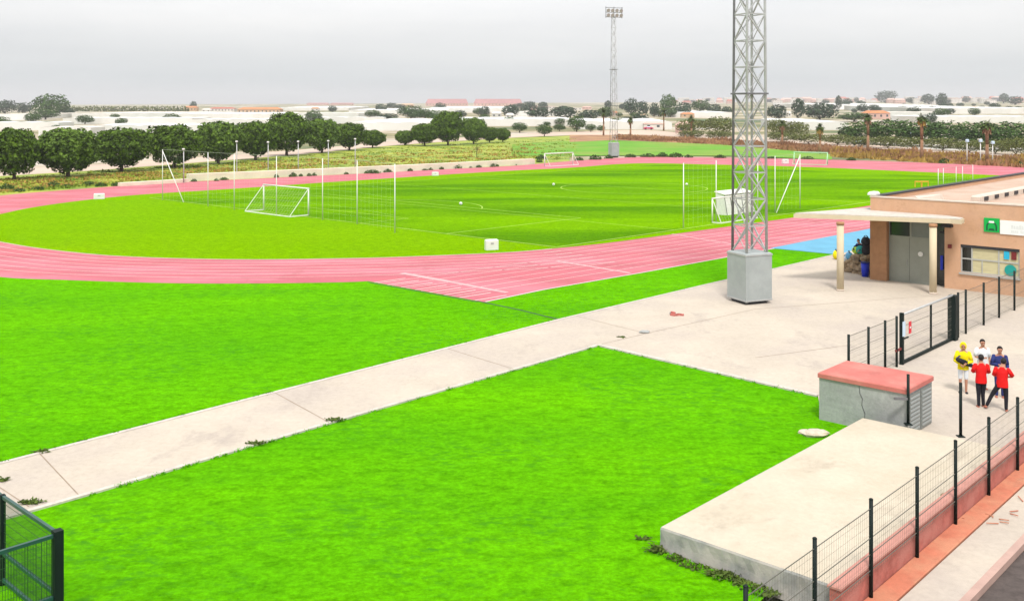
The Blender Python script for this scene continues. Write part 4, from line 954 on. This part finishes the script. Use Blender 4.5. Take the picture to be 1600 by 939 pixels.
# ================================================================ PEOPLE
def skin_mesh(name, J, E, rad, m, parent, root=0, sub=2):
    me = bpy.data.meshes.new(name); me.from_pydata([J[k] for k in J], E and [(list(J).index(a), list(J).index(b)) for a, b in E], [])
    o = bpy.data.objects.new(name, me); COL.objects.link(o); me.materials.append(M[m]); o.parent = parent
    sk = o.modifiers.new('skin', 'SKIN'); sk.use_smooth_shade = True
    if not me.skin_vertices: me.skin_vertices.new()
    for i, k in enumerate(J):
        r = rad[k]; d = me.skin_vertices[0].data[i]; d.radius = r if isinstance(r, tuple) else (r, r); d.use_root = (k == root)
    s = o.modifiers.new('smooth', 'SUBSURF'); s.levels = sub; s.render_levels = sub
    return o
def person(p, heading, label, pose, top, bottom, hair='hair', shorts=False, hood=False, scale=1.0, sitting=False, sleeve=True, shoe='shoe'):
    """heading: direction faced (radians, 0 = +X). local frame: +y forward, +x right"""
    t = thing('person', p, label, 'person', None, heading - math.pi / 2); t.scale = (scale,) * 3
    J = {}; lean = pose.get('lean', 0.0); hz = pose.get('hip', .92)
    J['pelvis'] = Vector((0, 0, hz)); J['waist'] = Vector((0, lean * .3, hz + .17)); J['chest'] = Vector((0, lean * .75, hz + .36)); J['neckb'] = Vector((0, lean, hz + .52))
    ht = pose.get('head', (0, 0)); J['neck'] = J['neckb'] + Vector((ht[0] * .3, ht[1] * .3 + .01, .07)); J['jaw'] = J['neck'] + Vector((ht[0] * .4, ht[1] * .4 + .03, .07)); J['skull'] = J['jaw'] + Vector((ht[0] * .4, ht[1] * .4 - .015, .08)); J['crown'] = J['skull'] + Vector((0, -.005, .065))
    J['nose'] = J['jaw'] + Vector((0, .105, .035))
    for s, sx in (('l', -1), ('r', 1)):
        J['ear' + s] = J['skull'] + Vector((sx * .085, -.005, -.035))
        J['sho' + s] = J['neckb'] + Vector((sx * .18, -.01, -.04)); a = pose.get('arm' + s, ((.06, .0, -.28), (.02, .06, -.25)))
        J['elb' + s] = J['sho' + s] + Vector((sx * a[0][0], a[0][1], a[0][2])); J['wri' + s] = J['elb' + s] + Vector((sx * a[1][0], a[1][1], a[1][2]))
        d = (J['wri' + s] - J['elb' + s]).normalized(); side = d.cross(Vector((sx, .3, .2))).normalized(); J['palm' + s] = J['wri' + s] + d * .06
        for f in range(4):
            b = J['palm' + s] + d * .045 + side * (.026 - .018 * f); J[f'f{s}{f}a'] = b; c = Vector((-sx, 0, 0)) * .012
            J[f'f{s}{f}b'] = b + d * (.05 if f not in (0, 3) else .04) + c
        J['th' + s] = J['palm' + s] + side * .05 + d * .02
        l = pose.get('leg' + s, ((.0, .02, -.44), (.0, -.03, -.42)))
        J['hip' + s] = J['pelvis'] + Vector((sx * .095, 0, -.04)); J['kne' + s] = J['hip' + s] + Vector((sx * l[0][0], l[0][1], l[0][2])); J['ank' + s] = J['kne' + s] + Vector((sx * l[1][0], l[1][1], l[1][2])); J['toe' + s] = J['ank' + s] + Vector((sx * .03, .14, -.035))
    rad = dict(pelvis=(.15, .11), waist=(.125, .095), chest=(.155, .11), neckb=(.082, .06), neck=.052, jaw=(.062, .07), skull=(.078, .092), crown=(.05, .06), nose=.014)
    E = [('pelvis', 'waist'), ('waist', 'chest'), ('chest', 'neckb'), ('neckb', 'neck'), ('neck', 'jaw'), ('jaw', 'skull'), ('skull', 'crown'), ('jaw', 'nose')]
    for s in 'lr':
        E += [('skull', 'ear' + s), ('neckb', 'sho' + s), ('sho' + s, 'elb' + s), ('elb' + s, 'wri' + s), ('wri' + s, 'palm' + s), ('palm' + s, 'th' + s), ('pelvis', 'hip' + s), ('hip' + s, 'kne' + s), ('kne' + s, 'ank' + s), ('ank' + s, 'toe' + s)]
        for f in range(4): E += [('palm' + s, f'f{s}{f}a'), (f'f{s}{f}a', f'f{s}{f}b')]; rad[f'f{s}{f}a'] = .009; rad[f'f{s}{f}b'] = .007
        rad.update({'ear' + s: .014, 'sho' + s: .048, 'elb' + s: .042, 'wri' + s: .028, 'palm' + s: (.034, .016), 'th' + s: .009, 'hip' + s: .088, 'kne' + s: .056, 'ank' + s: .04, 'toe' + s: .035})
    body = skin_mesh('body', {k: v for k, v in J.items() if k not in ('hem', 'collar')}, E, rad, 'skin', t, 'pelvis')
    def cloth(name, ks, es, m, grow, over=None):
        JJ = {k: J[k] for k in ks}; rr = {}
        for k in ks:
            r = rad[k]; rr[k] = tuple(x + grow for x in r) if isinstance(r, tuple) else r + grow
        if over: JJ.update(over[0]); rr.update(over[1])
        return skin_mesh(name, JJ, es, rr, m, t, list(JJ)[0])
    sm = MB(); rings = []
    lv = [(J['pelvis'] - Z * .10, .185, .135), (J['pelvis'] + Z * .02, .182, .135), (J['waist'], .165, .122), (J['chest'], .188, .135), (J['neckb'] - Z * .055, .185, .118), (J['neckb'] + Z * .0, .125, .088), (J['neckb'] + Z * .05, .066, .066)]
    for c_, ra_, rb2 in lv: rings.append([c_ + Vector((math.cos(6.283 * k / 16) * ra_, math.sin(6.283 * k / 16) * rb2 * (1.06 if k % 3 else .97), 0)) for k in range(16)])
    for rg in rings: sm.v += [tuple(v) for v in rg]
    sm.f += [(r_ * 16 + k, r_ * 16 + (k + 1) % 16, (r_ + 1) * 16 + (k + 1) % 16, (r_ + 1) * 16 + k) for r_ in range(len(lv) - 1) for k in range(16)]
    for s, sx in (('l', -1), ('r', 1)):
        e_ = J['elb' + s]; sm.ball(J['sho' + s], .078, .075, .07, 12, 8); sm.tube(J['sho' + s], e_.lerp(J['sho' + s], .1), .076, .068, 12)
        if sleeve == 'long': sm.ball(e_, .06, n=10, m=6); sm.tube(e_, J['wri' + s], .062, .045, 12)
    sm.build('shirt', top, t, True)
    lk = ['waist', 'pelvis', 'hipl', 'hipr', 'knel', 'kner']; le = [('waist', 'pelvis'), ('pelvis', 'hipl'), ('pelvis', 'hipr'), ('hipl', 'knel'), ('hipr', 'kner')]
    if not shorts: lk += ['ankl', 'ankr']; le += [('knel', 'ankl'), ('kner', 'ankr')]
    cloth('shorts' if shorts else 'trousers', lk, le, bottom, .014)
    hh_ = MB(); c = J['skull'] + Vector((0, -.018, .012)); hh_.ball(c, .094, .108, .108, 14, 9)
    keep = MB(); keep.v = [v if not (v[1] > c.y + .03 and v[2] < c.z + .035) else (v[0] * .7, c.y + .03, max(v[2], c.z - .02)) for v in hh_.v]; keep.f = hh_.f
    keep.build('hair', hair, t, True)
    if hood:
        hd = MB(); hd.ball(J['skull'] + Vector((0, -.045, -.02)), .115, .105, .15, 14, 9); hd.build('hood', top, t, True)
    for s in 'lr':
        shm = MB(); a = J['ank' + s]; b = J['toe' + s]; shm.ball((a + b) / 2 + Vector((0, .0, -.005)), .05, .14, .05, 10, 7); shm.build('shoe', shoe, t, True)
        e = MB(); e.ball(J['skull'] + Vector(((-.032 if s == 'l' else .032), .088, -.025)), .011, n=8, m=5); e.build('eye', 'black', t, True)
    return t
PZ = .03
down = ((.06, .0, -.28), (.0, .05, -.26)); folded = ((.08, .06, -.26), (-.20, .17, .02)); behind = ((.08, -.09, -.26), (-.14, -.05, -.20))
yel = person(G(1505, 613, PZ), R(250), 'person in a bright yellow hooded top and white shorts carrying a dark bag strap', dict(arml=((.09, .03, -.27), (-.16, .16, -.05)), armr=((.09, .03, -.27), (-.16, .16, -.10)), lean=.03), 'yellow', 'whitecloth', hair='yellow', hood=True, shorts=True, sleeve='long', shoe='black')
person(G(1535, 607, PZ), R(262), 'person in a white and pale blue shirt facing the two people in red', dict(arml=down, armr=folded), 'whitecloth', 'whitecloth', sleeve=True)
person(G(1533, 636, PZ), R(78), 'person in a red shirt and dark trousers standing with feet together', dict(arml=folded, armr=folded, legl=((-.02, .02, -.44), (.0, -.03, -.42)), legr=((-.03, .06, -.43), (.02, .0, -.42))), 'red', 'black')
person(G(1562, 620, PZ), R(250), 'person in a dark navy jacket half hidden behind a person in red', dict(arml=down, armr=folded, head=(0, .03)), 'navy', 'navy', sleeve='long')
person(G(1566, 642, PZ), R(60), 'person in a red shirt and black trousers standing with legs wide apart', dict(arml=folded, armr=((.14, .05, -.22), (-.18, .12, -.05)), hip=.90, legl=((.22, .04, -.38), (.16, -.06, -.38)), legr=((.02, .04, -.44), (.0, -.04, -.38)), head=(.03, .05)), 'red', 'black')
# dark strap bag carried by the person in yellow
yp = G(1505, 613, PZ); bt = thing('shoulder_bag', yp + Vector((0, 0, 0)), 'long dark bag held across the back of the person in yellow', 'bag', None, 0)
mb = MB(); q = Vector((-.30, -.16, 1.22)); e = Vector((.24, -.20, .98)); mb.tube(q, q.lerp(e, .5), .07, .095, 10); mb.tube(q.lerp(e, .5), e, .095, .06, 10); mb.build('body', 'black', bt, True)
MB().bar(q + Vector((0, .02, .02)), Vector((.12, .02, 1.44)), .03).build('strap', 'navy', bt)
# seated person with the bags
person(ra.lerp(rb_, .55) + dirn * -.25 + Z * .85, R(215), 'person in dark navy clothes bending over the bags by the brick pillar', dict(hip=.45, lean=.30, head=(0, .12), legl=((.05, .38, .0), (.0, .04, -.40)), legr=((.05, .38, -.02), (.0, .04, -.38)), arml=((.08, .16, -.2), (-.05, .2, -.1)), armr=((.08, .16, -.2), (-.05, .2, -.1))), 'navy', 'navy', sleeve='long', shoe='black')
# ================================================================ FAR THINGS
def greenhouse(x0, x1, ytop, ybase, label, m='plastic', h=3.4, span=9.0):
    a = GT(x0, ybase); D0 = a.y; xl = (x0 - CX) / FPX * D0; xr = (x1 - CX) / FPX * D0; h = max(3.2, min(7.0, px(.62 * (ybase - ytop), D0)))
    lo, hi = D0 + 8, D0 + 420
    for _ in range(40):
        md = (lo + hi) / 2; y = HY - FPX * (terr(a.x / D0 * md, md) + h - CH) / md
        if y > ytop: lo = md
        else: hi = md
    D1 = min((lo + hi) / 2, D0 + 300); D1 = max(D1, D0 + 14)
    z0 = a.z; z1 = terr(a.x / D0 * D1, D1); w = xr - xl; n = max(2, min(26, int(w / span)))
    t = thing('greenhouse', ((xl + xr) / 2, D0, z0), label, 'greenhouse', 'white greenhouses on the far plain')
    rf = MB(); k = 4 * n; nd = 6; rows = []
    sk = random.uniform(-.12, .12)
    for j in range(nd + 1):
        f = j / nd; yy = (D1 - D0) * f; zz = terr(a.x / D0 * (D0 + yy), D0 + yy) - z0; r = []
        for i in range(k + 1): u = i / k; r.append((-w / 2 + w * u + sk * yy, yy, zz + h + .35 * abs(math.sin(math.pi * n * u))))
        rows.append(r)
    for r in rows: rf.v += r
    for j in range(nd):
        for i in range(k): rf.f.append((j * (k + 1) + i, j * (k + 1) + i + 1, (j + 1) * (k + 1) + i + 1, (j + 1) * (k + 1) + i))
    rf.build('roof', m, t)
    wl = MB()
    for i in range(k): p, q = rows[0][i], rows[0][i + 1]; wl.add([(p[0], p[1], -1), (q[0], q[1], -1), (q[0], q[1], q[2] - .05), (p[0], p[1], p[2] - .05)], [(0, 1, 2, 3)])
    for j in range(nd):
        for c in (0, k): p, q = rows[j][c], rows[j + 1][c]; wl.add([(p[0], p[1], p[2] - h - 1), (q[0], q[1], q[2] - h - 1), (q[0], q[1], q[2] - .05), (p[0], p[1], p[2] - .05)], [(0, 1, 2, 3)])
    for i in range(k): p, q = rows[nd][i], rows[nd][i + 1]; wl.add([(p[0], p[1], p[2] - h - 1), (q[0], q[1], q[2] - h - 1), (q[0], q[1], q[2] - .05), (p[0], p[1], p[2] - .05)], [(0, 1, 2, 3)])
    wl.build('wall', 'plastic_side', t)
    return t
gh = [(-30, 46, 177, 187, 1, 'cream greenhouse at the left edge below the skyline trees'), (112, 262, 175, 184, 1, 'pale greenhouse strip below the windbreak hedge'), (262, 432, 176, 185, 0, 'white greenhouse strip below the orange roofed houses'),
      (98, 300, 184, 194, 0, 'long white greenhouse right of the domed tree'), (300, 440, 186, 197, 0, 'white greenhouse behind the middle of the round tree row'), (-30, 92, 193, 203, 0, 'white greenhouse behind the first round trees'), (142, 330, 194, 210, 0, 'large white greenhouse behind the third and fourth round trees'), (330, 452, 197, 211, 0, 'white greenhouse behind the tallest round tree'), (60, 142, 205, 214, 1, 'tan roofed greenhouse between the first and second round trees'),
      (430, 545, 166, 173, 0, 'far white greenhouse right of the orange roofed row'), (445, 560, 176, 184, 1, 'cream greenhouse in the middle of the left plain'), (545, 700, 170, 178, 0, 'white greenhouse around the lone domed tree'), (540, 700, 186, 204, 0, 'broad white greenhouse behind the gap in the round tree row'), (455, 600, 184, 193, 0, 'white greenhouse above the end of the round tree row'),
      (668, 808, 166, 176, 0, 'white greenhouse in front of the long red terrace'), (690, 905, 184, 197, 0, 'long white greenhouse above the roadside clump'), (905, 1050, 186, 202, 0, 'white greenhouse behind the foot of the far floodlight mast'), (1040, 1148, 174, 183, 0, 'white greenhouse left of the near lattice mast'), (800, 900, 174, 182, 1, 'cream greenhouse right of the red terrace'),
      (1252, 1326, 186, 203, 0, 'bright white greenhouse roof between hedges right of the near mast'), (1308, 1466, 160, 171, 0, 'long white greenhouse above the row of dark bushes'), (1466, 1640, 165, 178, 0, 'white greenhouse near the right picture edge below the skyline'), (1448, 1640, 181, 192, 0, 'white greenhouse right of the middle palm'), (1370, 1480, 175, 183, 1, 'grey cream greenhouse below the dark bush row'), (1200, 1250, 190, 198, 0, 'small white greenhouse right beside the near mast')]
for x0, x1, a, b, c, lab in gh: greenhouse(x0, x1, a, b, lab, 'plastic_b' if c else 'plastic')
def house(x, ybase, wpx, hpx, dm, wall, roof, label, group, pitched=True, name='house', dz=0.0):
    p = GT(x, ybase); D = p.y; w = px(wpx, D); h = px(hpx, D)
    t = thing(name, p, label, 'house', group, 0); dp = min(max(w * .6, 6), 16); rh = h * (.62 if wpx > 60 and roof == 'roof_pink' else .32) if pitched else h * .1; wh = h - rh
    MB().box(-w / 2, w / 2, 0, dp, -3, wh).build('wall', wall, t)
    r = MB(); o = .3
    if pitched: r.add([(-w / 2 - o, -o, wh), (w / 2 + o, -o, wh), (w / 2 + o, dp + o, wh), (-w / 2 - o, dp + o, wh), (-w / 2 + dp * .25, dp / 2, wh + rh), (w / 2 - dp * .25, dp / 2, wh + rh)], [(0, 1, 5, 4), (1, 2, 5), (2, 3, 4, 5), (3, 0, 4), (3, 2, 1, 0)])
    else: r.box(-w / 2 - .15, w / 2 + .15, -.15, dp + .15, wh, wh + rh)
    r.build('roof', roof, t)
    st = max(1, int(wh / 3.0)); nw = max(2, min(14, int(w / 3.5)))
    for s in range(st):
        wm = MB()
        for i in range(nw): cx_ = -w / 2 + w * (i + .5) / nw; wm.box(cx_ - .6, cx_ + .6, -.05, -.005, wh * (s + .35) / st, wh * (s + .75) / st)
        wm.build('window', 'house_win', t)
    return t
hs = [(297, 174, 20, 8, 'house_tan', 'roof_orange', 'orange house with a dark tree on the left skyline'), (345, 175, 40, 7, 'house_white', 'roof_red', 'long red roofed house on the left plain'), (404, 178, 66, 10, 'house_tan', 'roof_orange', 'long orange roofed building on the left plain'), (322, 176, 14, 6, 'house_white', 'house_white', 'small white house between orange roofs on the left plain'),
      (496, 165, 34, 4, 'house_pink', 'roof_pink', 'faint pink roofed house on the skyline left of the red terrace'), (534, 165, 36, 4, 'house_pink', 'roof_pink', 'second faint pink roofed house left of the red terrace'), (492, 174, 12, 6, 'house_white', 'roof_orange', 'tiny ochre house in front of the faint pink ones'),
      (698, 166, 66, 11, 'house_pink', 'roof_pink', 'left half of the long red roofed terrace'), (778, 166, 76, 11, 'house_pink', 'roof_pink', 'right half of the long red roofed terrace'), (636, 168, 20, 6, 'house_tan', 'house_tan', 'small yellowish house behind the lone domed tree'),
      (776, 184, 16, 9, 'house_white', 'house_white', 'white house among small trees right of the red terrace'), (797, 186, 14, 9, 'house_white', 'house_white', 'white square house at the edge of the dark trees'),
      (1021, 202, 30, 12, 'house_white', 'house_pink', 'grey white house with a pink roof by the far road'), (1070, 208, 22, 18, 'house_pink', 'house_pink', 'pink brown house beside a palm by the far road'), (1000, 186, 22, 8, 'house_white', 'house_tan', 'pale house under the hazy trees right of the far mast'), (1030, 181, 16, 7, 'house_pink', 'roof_orange', 'orange pink house beside the ball shaped tree'), (1075, 184, 20, 8, 'house_tan', 'roof_orange', 'orange house in front of the wide green crown'), (942, 184, 20, 7, 'house_white', 'house_white', 'white house just left of the far mast'), (960, 181, 12, 7, 'house_pink', 'roof_orange', 'orange roofed house behind the far mast'),
      (1372, 186, 38, 13, 'house_pink', 'roof_orange', 'pink white house with orange roof above the dark hedge'), (1230, 183, 14, 9, 'house_white', 'house_white', 'white house between dark trees right of the near mast'), (1512, 175, 54, 8, 'house_tan', 'roof_orange', 'long low orange house on the right plain'), (1330, 168, 26, 6, 'house_white', 'roof_orange', 'orange roofed house at the left end of the long greenhouse'), (1592, 160, 18, 8, 'house_pink', 'roof_red', 'red roofed house on the skyline at the right picture edge'), (1512, 159, 16, 8, 'house_pink', 'house_pink', 'pink block on the right skyline'), (1551, 156, 8, 8, 'house_pink', 'roof_red', 'small pink tower house on the right skyline')]
for x, y, wpx, hpx, wl, rf, lab in hs: house(x, y, wpx, hpx, 0, wl, rf, lab, None)
rs = random.Random(5); k = 0
for x in [830, 846, 862, 905, 920] + list(range(1058, 1146, 7)) + list(range(1198, 1600, 7)):
    w_ = rs.uniform(6, 17); h_ = rs.uniform(4, 8); pk = rs.random()
    house(x + rs.uniform(-4, 4), rs.uniform(155, 163) if x > 1000 else rs.uniform(168, 173), w_, h_, 0, 'house_white' if pk < .55 else 'house_pink', 'house_white' if pk < .4 else ('roof_red' if pk > .85 else 'house_pink'), f'tiny hazy {"white" if pk < .55 else "pink"} house on the far skyline, {ordinal(k)} counted from the left', 'tiny houses of the hazy far town', pk > .6); k += 1
# palms
def palm(x, top, base, wpx, label, seed):
    st = random.getstate(); random.seed(seed)
    p = GT(x, base); D = p.y; H = px(base - top, D); w = px(wpx, D); cr = w * .62; th = H - cr * .75
    t = thing('palm_tree', p, label, 'palm', 'palms along the far road')
    tk = MB(); tk.tube((0, 0, -.3), (.05, 0, th * .5), .36, .27, 10); tk.tube((.05, 0, th * .5), (0, 0, th), .27, .36, 10); tk.build('trunk', 'palm_bark', t, True)
    f = MB(); sk = MB()
    for i in range(46):
        a = random.uniform(0, 6.28); e = random.uniform(-.5, 1.3); d = Vector((math.cos(a) * math.cos(e), math.sin(a) * math.cos(e), math.sin(e))); prev = Vector((0, 0, th)); s = Vector((-math.sin(a), math.cos(a), 0))
        L = cr * random.uniform(.8, 1.1); n = 5
        for j in range(n):
            nx = prev + d * L / n; d = (d + Vector((0, 0, -.22))).normalized(); wd = .34 * (1 - j / n) + .1
            f.add([prev - s * wd, prev + s * wd, nx + s * wd * .8 - Z * .08, nx - s * wd * .8 - Z * .08], [(0, 1, 2, 3)]); prev = nx
    for i in range(40):
        a = random.uniform(0, 6.28); q = Vector((math.cos(a) * .3, math.sin(a) * .3, th - random.uniform(0, .4))); e = q + Vector((math.cos(a) * .5, math.sin(a) * .5, -random.uniform(.6, 1.5))); sk.bar(q, e, .16, .05)
    f.build('fronds', 'palm_leaf', t); sk.build('dead_frond_skirt', 'dry' if seed % 2 else 'palm_bark', t)
    random.setstate(st); return t
for i, r in enumerate([(943, 170, 212, 15, 'palm just left of the far floodlight mast'), (985, 182, 214, 12, 'short brownish palm right of the far floodlight mast'), (1037, 168, 204, 18, 'palm below the ball shaped tree'), (1080, 180, 216, 13, 'palm beside the pink brown house'), (1222, 188, 228, 13, 'palm just right of the near lattice mast'), (1281, 193, 240, 14, 'palm below the bright white greenhouse'), (1356, 178, 240, 13, 'slim palm above the parked dark car'), (1440, 178, 252, 16, 'tall palm in the middle of the brown bank'), (1542, 187, 256, 20, 'stoutest palm, nearest the right picture edge')]): palm(*r, i)
# cars and a road sign
def car(x, y, L, label, m, ang):
    p = GT(x, y, .0); t = thing('car', p, label, 'car', None, ang); b = MB()
    prof = [(-.5, .25), (-.5, .62), (-.44, .72), (-.30, .76), (-.16, 1.05), (.12, 1.08), (.30, .78), (.46, .68), (.5, .5), (.5, .25)]
    n = len(prof); vs = []
    for sgn in (-.85, .85):
        for q in prof: vs.append((q[0] * L, sgn * (.82 if q[1] > .9 else 1), q[1] * 1.35))
    b.add(vs, [tuple(range(n)), tuple(range(2 * n - 1, n - 1, -1))] + [(i, i + n, (i + 1) % n + n, (i + 1) % n) for i in range(n)]); b.build('body', m, t)
    for sgn in (-1, 1):
        w_ = MB(); y0 = sgn * .86 if sgn > 0 else sgn * .86; w_.add([(-.27 * L, y0, 1.05), (.24 * L, y0, 1.05), (.10 * L, y0 * .84, 1.40), (-.15 * L, y0 * .84, 1.38)], [(0, 1, 2, 3)]); w_.build('side_window', 'bluewhite', t)
        for fx in (-.31, .31):
            MB().tube((fx * L, sgn * .62, .33), (fx * L, sgn * .88, .33), .33, n=14).build('wheel', 'tyre', t)
    MB().add([(.305 * L, -.7, 1.06), (.305 * L, .7, 1.06), (.13 * L, .66, 1.44), (.13 * L, -.66, 1.44)], [(0, 1, 2, 3)]).build('windscreen', 'bluewhite', t)
    return t
car(1343, 227.5, 4.3, 'dark grey car on the far road behind the brown bank', 'car_dark', R(-25)); car(1013, 203, 4.2, 'small magenta red car parked at the far road by the pale house', 'car_red', R(5))
p = GT(1420, 224); t = thing('road_sign', p, 'blue and white road sign in front of the dark hedge', 'road sign'); H = px(20, p.y)
MB().tube((0, 0, 0), (0, 0, H), .06, n=8).build('post', 'galv', t); a = px(7, p.y) / 2
MB().bevbox(-a, a, -.08, -.03, H - a * 2, H, .02).build('upper_panel', 'bluewhite', t); MB().bevbox(-a, a, -.08, -.03, H - a * 3.4, H - a * 2.05, .02).build('lower_panel', 'skyblue', t)
# ================================================================ LIGHT, SKY, HAZE
for lst in PROTO.values():
    for o in lst:
        for c in CHILD[o.name]: bpy.data.objects.remove(c)
        bpy.data.objects.remove(o)
SUN_EL, SUN_AZ = R(57), R(180)      # azimuth clockwise from +Y (the direction looked at)
sd = Vector((math.sin(SUN_AZ) * math.cos(SUN_EL), math.cos(SUN_AZ) * math.cos(SUN_EL), math.sin(SUN_EL)))
sun = bpy.data.lights.new('sun', 'SUN'); sun.energy = 1.85; sun.angle = R(10); sun.color = (1, .95, .88)
so = bpy.data.objects.new('sun', sun); COL.objects.link(so); so.rotation_euler = sd.to_track_quat('Z', 'Y').to_euler()
W = bpy.data.worlds.new('World'); scene.world = W; W.use_nodes = True; nt = W.node_tree; bg = nt.nodes['Background']
sky = nt.nodes.new('ShaderNodeTexSky'); sky.sky_type = 'NISHITA'; sky.sun_disc = False; sky.sun_elevation = SUN_EL; sky.sun_rotation = SUN_AZ
hs_ = nt.nodes.new('ShaderNodeHueSaturation'); hs_.inputs['Saturation'].default_value = .25; nt.links.new(sky.outputs['Color'], hs_.inputs['Color'])
tc = nt.nodes.new('ShaderNodeTexCoord'); sx = nt.nodes.new('ShaderNodeSeparateXYZ'); nt.links.new(tc.outputs['Generated'], sx.inputs['Vector'])
cl = ramp(nt, sx.outputs['Z'], [(0.0, (.365, .35, .355)), (.012, (.345, .35, .362)), (.03, (.335, .35, .36)), (.055, (.385, .392, .395)), (.085, (.445, .445, .445)), (.11, (.50, .50, .50)), (1.0, (.92, .92, .92))])
mp = nt.nodes.new('ShaderNodeMapping'); mp.inputs['Scale'].default_value = (2.2, 2.2, 16); nt.links.new(tc.outputs['Generated'], mp.inputs['Vector'])
cn_ = ramp(nt, noise(nt, mp.outputs['Vector'], 1.6, 5, .55), [(.3, (.95, .96, .975)), (.7, (1.09, 1.085, 1.08))])
cl = mixc(nt, 1.0, cl, cn_, 'MULTIPLY')
vm = nt.nodes.new('ShaderNodeVectorMath'); vm.operation = 'SCALE'; vm.inputs['Scale'].default_value = 10.0; nt.links.new(cl, vm.inputs[0])
nt.links.new(mixc(nt, .9, hs_.outputs['Color'], vm.outputs[0]), bg.inputs['Color'])
bg.inputs['Strength'].default_value = .1
hz = MB(); hz.box(-3000, 3000, -120, 4000, -1.5, 80); hzo = hz.build('haze', None); hm = bpy.data.materials.new('haze'); hm.use_nodes = True
hn = hm.node_tree; hn.nodes.remove(hn.nodes['Principled BSDF']); pv = hn.nodes.new('ShaderNodeVolumePrincipled'); pv.inputs['Color'].default_value = (.93, .93, .95, 1); pv.inputs['Density'].default_value = HAZE
hn.links.new(pv.outputs[0], hn.nodes['Material Output'].inputs['Volume']); hzo.data.materials.append(hm); tag(hzo, 'pale haze over the plain', None, None, 'stuff')
scene.view_settings.exposure = EXPO
scene.cycles.volume_bounces = 0; scene.cycles.max_bounces = 6
